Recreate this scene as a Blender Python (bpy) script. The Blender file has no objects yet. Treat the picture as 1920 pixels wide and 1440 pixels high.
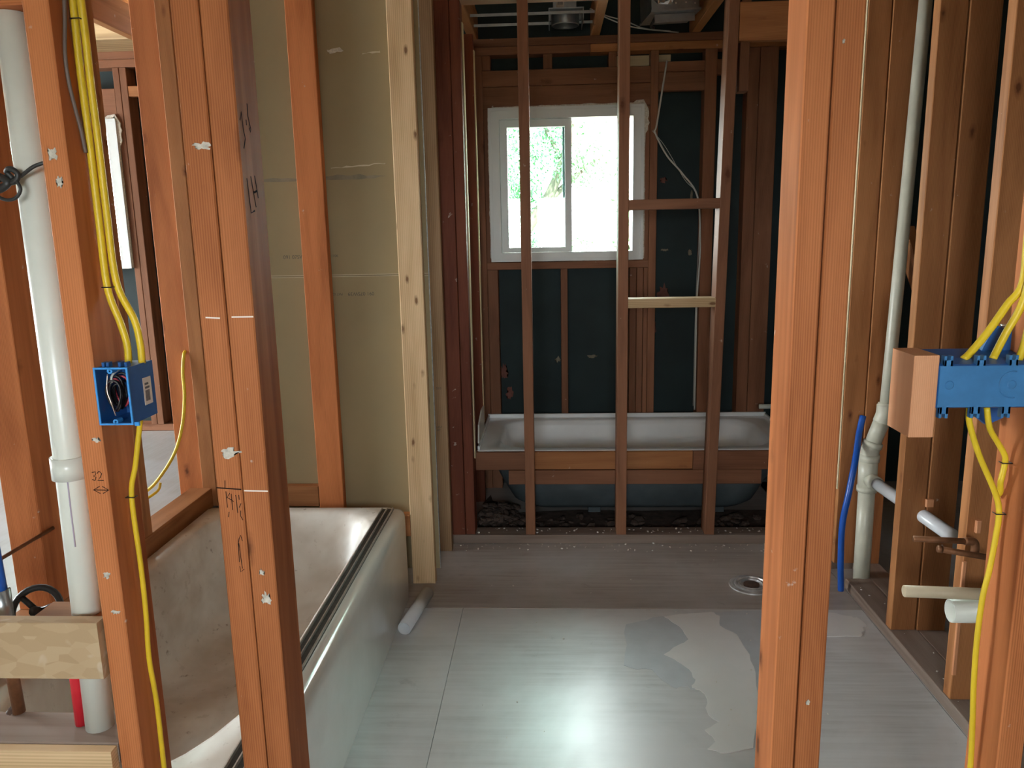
import bpy, bmesh, math, random
from mathutils import Vector, Matrix, Euler
rnd = random.Random(7)
S = bpy.context.scene
COL = S.collection

# ------------------------------------------------------------------ camera
F_PX, PITCH, YAW, ROLL, CAM_H = 1460.8, -0.1932, 0.05286, -0.02042, 1.37
cam_d = bpy.data.cameras.new('camera')
cam_d.sensor_fit = 'HORIZONTAL'; cam_d.sensor_width = 36.0
cam_d.lens = F_PX / 1920.0 * 36.0
cam_d.clip_start = 0.02; cam_d.clip_end = 200
cam = bpy.data.objects.new('camera', cam_d); COL.objects.link(cam)
base = Matrix(((1, 0, 0), (0, 0, -1), (0, 1, 0)))
rot = Matrix.Rotation(YAW, 3, 'Z') @ base @ Matrix.Rotation(PITCH, 3, 'X') @ Matrix.Rotation(ROLL, 3, 'Z')
cam.matrix_world = Matrix.Translation((0, 0, CAM_H)) @ rot.to_4x4()
S.camera = cam

# ------------------------------------------------------------------ world, exposure
S.view_settings.view_transform = 'Standard'
S.view_settings.look = 'None'
S.view_settings.exposure = 0.3
S.view_settings.gamma = 1.0
S.view_settings.use_curve_mapping = False
S.cycles.max_bounces = 7; S.cycles.diffuse_bounces = 5; S.cycles.glossy_bounces = 3; S.cycles.transparent_max_bounces = 8; S.cycles.adaptive_threshold = 0.02
W = bpy.data.worlds.new('sky'); S.world = W; W.use_nodes = True
wb = W.node_tree.nodes['Background']
wb.inputs[0].default_value = (0.90, 0.97, 1.0, 1)
wb.inputs[1].default_value = 29.0
sun_d = bpy.data.lights.new('sun', 'SUN'); sun_d.energy = 70.0; sun_d.angle = 0.01; sun_d.color = (1.0, 0.95, 0.88)
sun = bpy.data.objects.new('sun', sun_d); COL.objects.link(sun)
sun.rotation_euler = Vector((-0.60, 0.50, -0.80)).to_track_quat('-Z', 'Y').to_euler()

def portal(name, loc, sx, sy, direction):
    d = bpy.data.lights.new(name, 'AREA'); d.shape = 'RECTANGLE'; d.size = sx; d.size_y = sy
    d.cycles.is_portal = True
    o = bpy.data.objects.new(name, d); COL.objects.link(o)
    o.location = loc
    o.rotation_euler = Vector(direction).to_track_quat('-Z', 'Z').to_euler()
    return o
portal('sky_portal_bath_window', (0.09, 4.2, 1.58), 0.70, 0.72, (0, -1, 0))
portal('sky_portal_left_window', (-2.62, 4.2, 1.6), 0.78, 0.75, (0, -1, 0))
portal('sky_portal_rear_window', (-0.15, -1.42, 1.45), 0.78, 0.62, (0, 1, 0))
portal('sky_portal_side_window', (-4.8, 2.5, 1.45), 2.2, 1.4, (1, 0, 0))

# ------------------------------------------------------------------ materials
MATS = {}
def newmat(name):
    m = bpy.data.materials.new(name); m.use_nodes = True
    nt = m.node_tree; nt.nodes.clear()
    out = nt.nodes.new('ShaderNodeOutputMaterial')
    p = nt.nodes.new('ShaderNodeBsdfPrincipled')
    nt.links.new(p.outputs[0], out.inputs[0])
    MATS[name] = m
    return m, nt, p
def N(nt, typ, **kw):
    n = nt.nodes.new(typ)
    for k, v in kw.items():
        if k.startswith('i_'):
            n.inputs[int(k[2:]) if k[2:].isdigit() else k[2:]].default_value = v
        else: setattr(n, k, v)
    return n
def ramp(nt, fac, stops):
    r = nt.nodes.new('ShaderNodeValToRGB'); el = r.color_ramp.elements
    while len(el) < len(stops): el.new(0.5)
    for e, (p, c) in zip(el, stops):
        e.position = p; e.color = (c[0], c[1], c[2], 1) if not isinstance(c, (int, float)) else (c, c, c, 1)
    nt.links.new(fac, r.inputs[0]); return r.outputs[0]
def mixc(nt, fac, a, b, mode='MIX'):
    m = nt.nodes.new('ShaderNodeMix'); m.data_type = 'RGBA'; m.blend_type = mode
    for s, v in ((m.inputs[0], fac), (m.inputs[6], a), (m.inputs[7], b)):
        if hasattr(v, 'is_linked'): nt.links.new(v, s)
        elif isinstance(v, (int, float)): s.default_value = v
        else: s.default_value = (v[0], v[1], v[2], 1)
    return m.outputs[2]
def objcoord(nt, scale, offset_rand=True):
    tc = nt.nodes.new('ShaderNodeTexCoord'); mp = nt.nodes.new('ShaderNodeMapping')
    mp.inputs[3].default_value = scale
    if offset_rand:
        oi = nt.nodes.new('ShaderNodeObjectInfo')
        cb = nt.nodes.new('ShaderNodeVectorMath'); cb.operation = 'SCALE'; cb.inputs[0].default_value = (3.1, 7.7, 13.3)
        nt.links.new(oi.outputs['Random'], cb.inputs['Scale'])
        ad = nt.nodes.new('ShaderNodeVectorMath'); ad.operation = 'ADD'
        nt.links.new(tc.outputs['Object'], ad.inputs[0]); nt.links.new(cb.outputs[0], ad.inputs[1])
        nt.links.new(ad.outputs[0], mp.inputs[0])
        return mp.outputs[0], oi.outputs['Random']
    nt.links.new(tc.outputs['Object'], mp.inputs[0])
    return mp.outputs[0], None
def noise(nt, vec, scale, detail=4, rough=0.55, dist=0.0):
    n = nt.nodes.new('ShaderNodeTexNoise'); n.inputs['Scale'].default_value = scale
    n.inputs['Detail'].default_value = detail; n.inputs['Roughness'].default_value = rough
    n.inputs['Distortion'].default_value = dist
    nt.links.new(vec, n.inputs['Vector']); return n.outputs[0]
def bump(nt, p, h, strength, dist=0.002):
    b = nt.nodes.new('ShaderNodeBump'); b.inputs['Strength'].default_value = strength
    b.inputs['Distance'].default_value = dist
    nt.links.new(h, b.inputs['Height']); nt.links.new(b.outputs[0], p.inputs['Normal'])

def wood(name, light, dark, knot=(0.10, 0.03, 0.012), splatter=0.0, rough=0.62, ring=170.0, knot_amt=0.085, kscale=7.5):
    m, nt, p = newmat(name)
    v, rv = objcoord(nt, (1, 1, 1))
    # growth rings: bands across the board, wandering slowly along it
    mp = N(nt, 'ShaderNodeMapping'); mp.inputs[3].default_value = (1, 0.8, 0.035); nt.links.new(v, mp.inputs[0])
    w = N(nt, 'ShaderNodeTexWave', wave_type='BANDS', bands_direction='X')
    w.inputs['Scale'].default_value = ring / 2.0; w.inputs['Distortion'].default_value = 9.0
    w.inputs['Detail'].default_value = 2.0; w.inputs['Detail Scale'].default_value = 0.35
    nt.links.new(mp.outputs[0], w.inputs['Vector'])
    mp2 = N(nt, 'ShaderNodeMapping'); mp2.inputs[3].default_value = (1, 1, 0.02); nt.links.new(v, mp2.inputs[0])
    fine = noise(nt, mp2.outputs[0], 420, 3)
    mp3 = N(nt, 'ShaderNodeMapping'); mp3.inputs[3].default_value = (1, 1, 0.12); nt.links.new(v, mp3.inputs[0])
    broad = noise(nt, mp3.outputs[0], 16, 3, 0.5, 0.6)
    g = N(nt, 'ShaderNodeMath', operation='MULTIPLY_ADD'); g.inputs[1].default_value = 0.24
    nt.links.new(w.outputs[1], g.inputs[0]); nt.links.new(broad, g.inputs[2])
    g2 = N(nt, 'ShaderNodeMath', operation='MULTIPLY_ADD'); g2.inputs[1].default_value = 0.22
    nt.links.new(fine, g2.inputs[0]); nt.links.new(g.outputs[0], g2.inputs[2])
    col = ramp(nt, g2.outputs[0], [(0.40, tuple(c * 0.88 for c in dark)), (0.66, tuple((a + b) / 2 for a, b in zip(dark, light))), (0.92, light)])
    # per-board tone
    hs = N(nt, 'ShaderNodeHueSaturation')
    vv = N(nt, 'ShaderNodeMapRange'); vv.inputs[3].default_value = 0.82; vv.inputs[4].default_value = 1.14
    nt.links.new(rv, vv.inputs[0]); nt.links.new(vv.outputs[0], hs.inputs['Value']); nt.links.new(col, hs.inputs['Color'])
    col = hs.outputs[0]
    # knots
    mk = N(nt, 'ShaderNodeMapping'); mk.inputs[3].default_value = (1, 1, 0.42); nt.links.new(v, mk.inputs[0])
    vo = N(nt, 'ShaderNodeTexVoronoi'); vo.inputs['Scale'].default_value = kscale; nt.links.new(mk.outputs[0], vo.inputs['Vector'])
    kn = N(nt, 'ShaderNodeMath', operation='MULTIPLY_ADD'); kn.inputs[1].default_value = 0.09
    nt.links.new(noise(nt, v, 60, 2), kn.inputs[0]); nt.links.new(vo.outputs['Distance'], kn.inputs[2])
    kf = ramp(nt, kn.outputs[0], [(knot_amt, 0.9), (knot_amt + 0.03, 0.45), (knot_amt + 0.10, 0.0)])
    col = mixc(nt, kf, col, knot)
    if splatter > 0:
        sp = noise(nt, v, 26, 5, 0.62)
        sf = ramp(nt, sp, [(0.70 - splatter * 0.1, 0.0), (0.76 - splatter * 0.1, 0.75)])
        col = mixc(nt, sf, col, (0.62, 0.52, 0.44))
    nt.links.new(col, p.inputs['Base Color'])
    p.inputs['Roughness'].default_value = rough
    p.inputs['Specular IOR Level'].default_value = 0.18
    bump(nt, p, g2.outputs[0], 0.25, 0.0015)
    return m

def plain(name, col, rough=0.5, metal=0.0, var=0.0, scale=8.0, col2=None, spec=0.5, bmp=0.0):
    m, nt, p = newmat(name)
    p.inputs['Roughness'].default_value = rough; p.inputs['Metallic'].default_value = metal
    p.inputs['Specular IOR Level'].default_value = spec
    if var > 0 or col2:
        v, _ = objcoord(nt, (1, 1, 1))
        n = noise(nt, v, scale, 5, 0.6)
        c2 = col2 or tuple(c * (1 - var) for c in col)
        nt.links.new(ramp(nt, n, [(0.35, c2), (0.65, col)]), p.inputs['Base Color'])
        if bmp: bump(nt, p, n, bmp, 0.004)
    else:
        p.inputs['Base Color'].default_value = (*col, 1)
    return m

wood('fir', (0.54, 0.190, 0.068), (0.31, 0.092, 0.028), splatter=0.10, kscale=9.0)
wood('fir_aged', (0.45, 0.195, 0.076), (0.26, 0.098, 0.034), splatter=0.05, kscale=12.0, knot_amt=0.10)
wood('fir_dark', (0.29, 0.130, 0.070), (0.165, 0.067, 0.034), splatter=0.10)  # fir darkened in colour to offset strong front light on partition and back wall
wood('fir_dusty', (0.30, 0.235, 0.195), (0.20, 0.135, 0.10), splatter=0.2)
wood('redwood', (0.235, 0.072, 0.038), (0.12, 0.032, 0.018), splatter=0.35)
wood('pine', (0.72, 0.52, 0.31), (0.52, 0.34, 0.17), knot=(0.16, 0.07, 0.03), ring=90, knot_amt=0.13, kscale=19.0)
wood('spruce_tan', (0.36, 0.225, 0.125), (0.25, 0.145, 0.072), ring=80, knot_amt=0.10)
wood('fresh_lit_fir', (0.78, 0.38, 0.20), (0.62, 0.26, 0.12), ring=220, knot_amt=0.02)  # fresh-cut fir, its bright tone also stands in for sunlit wood
wood('roof_board', (0.30, 0.20, 0.115), (0.17, 0.10, 0.05), ring=60)
wood('pale_wood', (0.80, 0.66, 0.42), (0.62, 0.47, 0.27), ring=120, knot_amt=0.02)

plain('felt', (0.010, 0.026, 0.027), 0.75, var=0.45, scale=3.0, bmp=0.2)
plain('drywall', (0.335, 0.262, 0.15), 0.85, col2=(0.288, 0.228, 0.132), scale=1.4, spec=0.15)
plain('drywall_core', (0.42, 0.43, 0.42), 0.9, var=0.4, scale=60)
plain('paper_edge', (0.52, 0.44, 0.31), 0.85)
plain('mud', (0.25, 0.21, 0.145), 0.85, var=0.3, scale=20)
plain('print_ink', (0.10, 0.09, 0.07), 0.8)
plain('pencil', (0.022, 0.014, 0.011), 0.9, spec=0.05)
plain('chalk', (0.85, 0.74, 0.64), 0.9)
plain('plaster', (0.70, 0.64, 0.54), 0.85, var=0.35, scale=120, bmp=0.3)
plain('pvc_white', (0.76, 0.78, 0.70), 0.28, var=0.10, scale=6)
plain('pvc_cream', (0.60, 0.585, 0.47), 0.35, var=0.16, scale=9)
plain('pvc_beige', (0.62, 0.52, 0.36), 0.4, var=0.12, scale=9)
plain('pvc_grey', (0.70, 0.72, 0.74), 0.22, var=0.1, scale=9)
plain('primer_purple', (0.45, 0.38, 0.48), 0.4)
plain('box_blue', (0.018, 0.105, 0.33), 0.38, var=0.2, scale=30)
plain('box_rim_blue', (0.05, 0.30, 0.72), 0.35)
plain('cable_yellow', (0.80, 0.56, 0.025), 0.42, var=0.15, scale=14)
plain('cable_grey', (0.16, 0.12, 0.10), 0.5)
plain('cable_white', (0.55, 0.55, 0.50), 0.5)
plain('wire_black', (0.018, 0.014, 0.014), 0.4)
plain('wire_red', (0.50, 0.055, 0.075), 0.4)
plain('copper_bare', (0.75, 0.55, 0.45), 0.3, 0.8)
plain('pex_blue', (0.012, 0.09, 0.42), 0.32)
plain('pex_red', (0.62, 0.02, 0.035), 0.35)
plain('copper_dull', (0.30, 0.13, 0.06), 0.5, 0.5, var=0.4, scale=30)
plain('iron_dark', (0.018, 0.017, 0.016), 0.38, 0.3)
plain('iron_rust', (0.10, 0.055, 0.038), 0.7, var=0.5, scale=30)
plain('galvanised', (0.42, 0.44, 0.45), 0.35, 0.85, var=0.25, scale=12)
plain('foil', (0.72, 0.72, 0.72), 0.22, 0.95)
plain('label_paper', (0.62, 0.58, 0.52), 0.7)
plain('label_print', (0.10, 0.10, 0.10), 0.7)
plain('vinyl', (0.70, 0.72, 0.70), 0.45, var=0.06, scale=5)
plain('tub_blue', (0.085, 0.108, 0.118), 0.5, var=0.35, scale=6)
plain('enamel_white', (0.86, 0.88, 0.89), 0.16, var=0.08, scale=4)
plain('track_dark', (0.055, 0.045, 0.038), 0.6, var=0.6, scale=60)
plain('aluminium', (0.50, 0.45, 0.39), 0.35, 0.7, var=0.3, scale=40)
plain('rubble', (0.10, 0.065, 0.05), 0.9, var=0.6, scale=26, bmp=0.8)
plain('chip_white', (0.68, 0.64, 0.58), 0.85)
plain('paint_wall', (0.62, 0.60, 0.56), 0.8)
plain('chrome', (0.72, 0.71, 0.70), 0.28, 0.6, var=0.35, scale=30)
plain('black_hole', (0.008, 0.006, 0.006), 0.6)
plain('strap_black', (0.030, 0.030, 0.028), 0.45)
plain('bark', (0.10, 0.075, 0.055), 0.9, var=0.4, scale=20)
plain('leaf', (0.10, 0.27, 0.10), 0.55, var=0.5, scale=9)
plain('stucco', (0.80, 0.77, 0.74), 0.9, var=0.1, scale=3)
plain('yard', (0.19, 0.17, 0.12), 0.95, var=0.4, scale=1.5)
plain('galv_nail', (0.75, 0.74, 0.70), 0.3, 0.9)

def floor_mat(name, c1, c2, c3, rough, axis_scale):
    m, nt, p = newmat(name)
    v, _ = objcoord(nt, (1, 1, 1))
    mp = N(nt, 'ShaderNodeMapping'); mp.inputs[3].default_value = axis_scale; nt.links.new(v, mp.inputs[0])
    grain = noise(nt, mp.outputs[0], 60, 5, 0.65)
    blot = noise(nt, v, 2.2, 5, 0.6, 0.4)
    c = ramp(nt, grain, [(0.3, c2), (0.7, c1)])
    bf = ramp(nt, blot, [(0.42, 0.0), (0.66, 0.85)])
    c = mixc(nt, bf, c, c3)
    st = noise(nt, v, 9, 6, 0.7, 0.5)
    sf = ramp(nt, st, [(0.24, 0.55), (0.36, 0.0)])
    c = mixc(nt, sf, c, tuple(x * 0.55 for x in c2))
    nt.links.new(c, p.inputs['Base Color'])
    rr = ramp(nt, blot, [(0.3, rough + 0.1), (0.7, rough - 0.06)])
    nt.links.new(rr, p.inputs['Roughness'])
    p.inputs['Specular IOR Level'].default_value = 0.9
    bump(nt, p, grain, 0.18, 0.001)
    return m
floor_mat('ply_grey', (0.56, 0.565, 0.56), (0.42, 0.415, 0.405), (0.63, 0.63, 0.63), 0.35, (0.05, 1, 1))
floor_mat('ply_brown', (0.40, 0.36, 0.325), (0.26, 0.22, 0.19), (0.42, 0.40, 0.385), 0.36, (0.05, 1, 1))
floor_mat('ply_left', (0.46, 0.45, 0.44), (0.36, 0.34, 0.32), (0.50, 0.51, 0.53), 0.38, (1, 0.05, 1))
plain('skim', (0.74, 0.73, 0.715), 0.38, col2=(0.69, 0.68, 0.665), scale=5, spec=0.85)
plain('skim_blue', (0.50, 0.53, 0.555), 0.38, col2=(0.45, 0.475, 0.50), scale=14, spec=0.85)

def dirty_enamel():
    m, nt, p = newmat('enamel_dirty')
    v, _ = objcoord(nt, (1, 1, 1), False)
    n1 = noise(nt, v, 3.0, 4, 0.55, 0.3); n2 = noise(nt, v, 22, 6, 0.7)
    c = ramp(nt, n1, [(0.36, (0.45, 0.385, 0.31)), (0.62, (0.74, 0.72, 0.66))])
    c = mixc(nt, ramp(nt, n2, [(0.27, 0.8), (0.38, 0.0)]), c, (0.14, 0.075, 0.04))
    nt.links.new(c, p.inputs['Base Color'])
    nt.links.new(ramp(nt, n2, [(0.3, 0.5), (0.7, 0.22)]), p.inputs['Roughness'])
dirty_enamel()
def osb():
    m, nt, p = newmat('osb')
    v, _ = objcoord(nt, (1, 1, 1))
    w = noise(nt, v, 10, 2, 0.5, 1.5)
    vo = N(nt, 'ShaderNodeTexVoronoi'); vo.inputs['Scale'].default_value = 55
    mp = N(nt, 'ShaderNodeMapping'); mp.inputs[3].default_value = (1, 1, 0.5); mp.inputs[2].default_value = (0.4, 0.7, 0.3)
    nt.links.new(v, mp.inputs[0]); nt.links.new(mp.outputs[0], vo.inputs['Vector'])
    c = ramp(nt, vo.outputs['Color'], [(0.2, (0.45, 0.31, 0.17)), (0.5, (0.50, 0.35, 0.20)), (0.85, (0.53, 0.385, 0.23))])
    c = mixc(nt, ramp(nt, w, [(0.62, 0.0), (0.7, 0.5)]), c, (0.70, 0.60, 0.46))
    nt.links.new(c, p.inputs['Base Color']); p.inputs['Roughness'].default_value = 0.75
osb()
def glass(name, tint, refl):
    m = bpy.data.materials.new(name); m.use_nodes = True; nt = m.node_tree; nt.nodes.clear(); MATS[name] = m
    out = nt.nodes.new('ShaderNodeOutputMaterial')
    t = N(nt, 'ShaderNodeBsdfTransparent'); t.inputs[0].default_value = (*tint, 1)
    g = N(nt, 'ShaderNodeBsdfGlossy'); g.inputs['Roughness'].default_value = 0.02
    f = N(nt, 'ShaderNodeFresnel'); f.inputs[0].default_value = 1.45
    mx = N(nt, 'ShaderNodeMixShader')
    nt.links.new(f.outputs[0], mx.inputs[0]); nt.links.new(t.outputs[0], mx.inputs[1]); nt.links.new(g.outputs[0], mx.inputs[2])
    nt.links.new(mx.outputs[0], out.inputs[0])
glass('glass_clear', (0.97, 1.0, 0.98), 0.05)
glass('glass_green', (0.70, 0.86, 0.80), 0.05)

# ------------------------------------------------------------------ mesh helpers
def link(name, me, mat, parent=None, loc=(0, 0, 0), rotm=None, smooth=False):
    if isinstance(me, bmesh.types.BMesh):
        bm = me; me = bpy.data.meshes.new(name)
        bmesh.ops.recalc_face_normals(bm, faces=bm.faces); bm.to_mesh(me); bm.free()
    o = bpy.data.objects.new(name, me); COL.objects.link(o)
    if mat and not me.materials: me.materials.append(MATS[mat])
    o.location = loc
    if rotm is not None: o.rotation_euler = rotm
    if parent: o.parent = parent
    if smooth:
        for p in me.polygons: p.use_smooth = True
    return o
def tag(o, label=None, cat=None, group=None, kind=None):
    for k, v in (('label', label), ('category', cat), ('group', group), ('kind', kind)):
        if v: o[k] = v
    return o
def empty(name, label=None, cat=None, loc=(0, 0, 0), group=None, kind=None):
    o = bpy.data.objects.new(name, None); COL.objects.link(o); o.location = loc
    return tag(o, label, cat, group, kind)
def struct(name, loc=(0, 0, 0)): return empty(name, kind='structure', loc=loc)

def prism_bm(a, b, L, ch):
    """chamfered bar, a x b section, length L along local z, centred"""
    bm = bmesh.new(); h = L / 2; x, y = a / 2, b / 2
    sec = [(x - ch, -y), (x, -y + ch), (x, y - ch), (x - ch, y), (-x + ch, y), (-x, y - ch), (-x, -y + ch), (-x + ch, -y)] if ch else [(x, -y), (x, y), (-x, y), (-x, -y)]
    lo = [bm.verts.new((p[0], p[1], -h)) for p in sec]; hi = [bm.verts.new((p[0], p[1], h)) for p in sec]
    n = len(sec)
    for i in range(n): bm.faces.new((lo[i], lo[(i + 1) % n], hi[(i + 1) % n], hi[i]))
    bm.faces.new(hi); bm.faces.new(lo[::-1])
    return bm
def board(name, parent, x0, x1, y0, y1, z0, z1, mat, axis='z', ch=0.0022, lean=0.0, label=None):
    c = ((x0 + x1) / 2, (y0 + y1) / 2, (z0 + z1) / 2); dx, dy, dz = x1 - x0, y1 - y0, z1 - z0
    if axis == 'z': bm = prism_bm(dx, dy, dz, ch); r = Euler((0, lean, 0))
    elif axis == 'x': bm = prism_bm(dz, dy, dx, ch); r = Euler((0, math.pi / 2, 0))
    else: bm = prism_bm(dx, dz, dy, ch); r = Euler((-math.pi / 2, 0, 0))
    o = link(name, bm, mat, parent, c, r)
    if label: o['label'] = label
    return o
def bar(name, parent, p0, p1, a, b, mat, ch=0.002, roll=0.0):
    p0, p1 = Vector(p0), Vector(p1); d = p1 - p0
    q = d.to_track_quat('Z', 'Y'); bm = prism_bm(a, b, d.length, ch)
    bmesh.ops.rotate(bm, verts=bm.verts, cent=(0, 0, 0), matrix=Matrix.Rotation(roll, 3, 'Z'))
    return link(name, bm, mat, parent, (p0 + p1) / 2, q.to_euler())

def catmull(pts, k):
    P = [Vector(p) for p in pts]
    if k <= 1 or len(P) < 3: return P
    out = []
    for i in range(len(P) - 1):
        a = P[i - 1] if i else P[0] * 2 - P[1]; b, c = P[i], P[i + 1]
        d = P[i + 2] if i + 2 < len(P) else P[-1] * 2 - P[-2]
        for j in range(k):
            t = j / k
            out.append(0.5 * ((2 * b) + (c - a) * t + (2 * a - 5 * b + 4 * c - d) * t * t + (3 * b - a - 3 * c + d) * t ** 3))
    out.append(P[-1]); return out
def tube_bm(pts, r, n=12, k=6, bore=0.0, flat=1.0, closed=False):
    P = catmull(pts, k); bm = bmesh.new(); rings = []; inner = []
    up = Vector((0.123, 0.456, 0.88)).normalized(); nrm = None
    rads = r if isinstance(r, (list, tuple)) else None
    for i, p in enumerate(P):
        t = (P[min(i + 1, len(P) - 1)] - P[max(i - 1, 0)]).normalized()
        if nrm is None: nrm = t.cross(up).normalized()
        nrm = (nrm - t * nrm.dot(t)).normalized(); bi = t.cross(nrm)
        rr = r if rads is None else rads[0] + (rads[1] - rads[0]) * i / (len(P) - 1)
        rings.append([bm.verts.new(p + (nrm * math.cos(a) * flat + bi * math.sin(a)) * rr) for a in [2 * math.pi * j / n for j in range(n)]])
        if bore: inner.append([bm.verts.new(p + (nrm * math.cos(a) + bi * math.sin(a)) * bore) for a in [2 * math.pi * j / n for j in range(n)]])
    def skin(R):
        for i in range(len(R) - 1):
            for j in range(n): bm.faces.new((R[i][j], R[i][(j + 1) % n], R[i + 1][(j + 1) % n], R[i + 1][j]))
    skin(rings)
    if bore:
        skin(inner)
        for e in (0, -1):
            for j in range(n): bm.faces.new((rings[e][j], rings[e][(j + 1) % n], inner[e][(j + 1) % n], inner[e][j]))
    elif closed:
        for j in range(n): bm.faces.new((rings[-1][j], rings[-1][(j + 1) % n], rings[0][(j + 1) % n], rings[0][j]))
    else: bm.faces.new(rings[0]); bm.faces.new(rings[-1])
    return bm
def tube(name, parent, pts, r, mat, n=12, k=6, bore=0.0, flat=1.0, closed=False):
    return link(name, tube_bm(pts, r, n, k, bore, flat, closed), mat, parent, smooth=True)
def auto(o, ang=0.6):
    me = o.data
    bm = bmesh.new(); bm.from_mesh(me)
    for e in bm.edges:
        e.smooth = not (len(e.link_faces) == 2 and e.calc_face_angle(0) > ang)
    for f in bm.faces: f.smooth = True
    bm.to_mesh(me); bm.free(); return o
def lathe(name, parent, prof, mat, loc, n=32, axis='Z', rotm=None):
    bm = bmesh.new(); R = []
    for (r, z) in prof:
        R.append([bm.verts.new((max(r, 1e-4) * math.cos(2 * math.pi * j / n), max(r, 1e-4) * math.sin(2 * math.pi * j / n), z)) for j in range(n)])
    for i in range(len(R) - 1):
        for j in range(n): bm.faces.new((R[i][j], R[i][(j + 1) % n], R[i + 1][(j + 1) % n], R[i + 1][j]))
    if prof[0][0] < 1e-3 or True:
        pass
    o = link(name, bm, mat, parent, loc, rotm); return auto(o)
def poly_slab(name, parent, pts, z0, z1, mat, loc=(0, 0, 0), rotm=None, plane='xy'):
    bm = bmesh.new()
    def mk(p, z): return (p[0], p[1], z) if plane == 'xy' else (p[0], z, p[1])
    a = [bm.verts.new(mk(p, z0)) for p in pts]; b = [bm.verts.new(mk(p, z1)) for p in pts]; n = len(pts)
    for i in range(n): bm.faces.new((a[i], a[(i + 1) % n], b[(i + 1) % n], b[i]))
    fa = bm.faces.new(a[::-1]); fb = bm.faces.new(b)
    bmesh.ops.triangulate(bm, faces=[fa, fb])
    return link(name, bm, mat, parent, loc, rotm)
def ring_frame(name, parent, x0, x1, z0, z1, wl, wr, wb_, wt, y0, y1, mat):
    bm = bmesh.new()
    o = [(x0, z0), (x1, z0), (x1, z1), (x0, z1)]; i = [(x0 + wl, z0 + wb_), (x1 - wr, z0 + wb_), (x1 - wr, z1 - wt), (x0 + wl, z1 - wt)]
    V = {}
    for k, pp in (('o', o), ('i', i)):
        for y in (y0, y1): V[k, y] = [bm.verts.new((p[0], y, p[1])) for p in pp]
    for a in range(4):
        b = (a + 1) % 4
        for y in (y0, y1): bm.faces.new((V['o', y][a], V['o', y][b], V['i', y][b], V['i', y][a]))
        for k in 'oi': bm.faces.new((V[k, y0][a], V[k, y0][b], V[k, y1][b], V[k, y1][a]))
    return link(name, bm, mat, parent)
def strokes(name, parent, lines, r, mat, normal):
    """flat marker strokes lying on a face, thin ribbons"""
    bm = bmesh.new(); nv = Vector(normal)
    for pts in lines:
        P = [Vector(p) for p in pts]; prev = None
        for i, p in enumerate(P):
            t = (P[min(i + 1, len(P) - 1)] - P[max(i - 1, 0)]).normalized(); s = t.cross(nv).normalized() * r
            cur = (bm.verts.new(p - s + nv * 0.0004), bm.verts.new(p + s + nv * 0.0004))
            if prev: bm.faces.new((prev[0], prev[1], cur[1], cur[0]))
            prev = cur
    return link(name, bm, mat, parent)
def blob(name, parent, c, rx, rz, mat, normal='y', thick=0.0008, n=22, seed=1):
    rr = random.Random(seed); pts = []
    for j in range(n):
        a = 2 * math.pi * j / n; k = 0.45 + 0.75 * rr.random()
        pts.append((c[0] + rx * k * math.cos(a), c[2] + rz * k * math.sin(a)))
    return poly_slab(name, parent, pts, c[1] - thick, c[1], mat, plane='xz')
def text_mesh(name, parent, body, size, loc, rotm, mat):
    cu = bpy.data.curves.new(name, 'FONT'); cu.body = body; cu.size = size; cu.extrude = 0.0001
    t = bpy.data.objects.new(name, cu); COL.objects.link(t)
    dg = bpy.context.evaluated_depsgraph_get()
    me = bpy.data.meshes.new_from_object(t.evaluated_get(dg)); bpy.data.objects.remove(t)
    me.materials.clear()
    return link(name, me, mat, parent, loc, rotm)

# ================================================================== FLOORS
floor = struct('floor')
def sheet(nm, x0, x1, y0, y1, z, mat, t=0.018, parent=floor): return board(nm, parent, x0, x1, y0, y1, z - t, z, mat, 'x' if mat != 'ply_left' else 'y', 0.0012)
def ply(x0, x1, y0, y1, mat, z=0.0, parent=floor, t=0.018):
    bm = bmesh.new(); bmesh.ops.create_cube(bm, size=1)
    bmesh.ops.scale(bm, verts=bm.verts, vec=(x1 - x0, y1 - y0, t))
    bmesh.ops.bevel(bm, geom=bm.edges[:], offset=0.0012, segments=1, affect='EDGES')
    return link('plywood_sheet', bm, mat, parent, ((x0 + x1) / 2, (y0 + y1) / 2, z - t / 2))
ply(-0.3390, 1.112, 0.25, 2.6695, 'ply_grey')
ply(-1.329, -0.3400, 0.60, 2.6695, 'ply_grey')
ply(-1.329, 1.112, 2.6705, 3.29, 'ply_brown')
ply(-1.329, 1.40, 3.293, 4.14, 'ply_brown')
ply(-3.0, 1.112, -2.8, 0.247, 'ply_grey')
ply(-3.0, -1.331, 0.25, 1.2, 'ply_grey')
ply(1.114, 2.6, -2.8, 4.14, 'ply_brown')
b_ = bmesh.new(); bmesh.ops.create_cube(b_, size=1, matrix=Matrix.Translation((-1.28, 1.33, -0.06)) @ Matrix.Diagonal((7.8, 5.6, 0.08, 1))); link('light_block_slab', b_, 'rubble', floor)  # added unseen slab, blocks sky light coming up through the plywood seams
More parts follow.
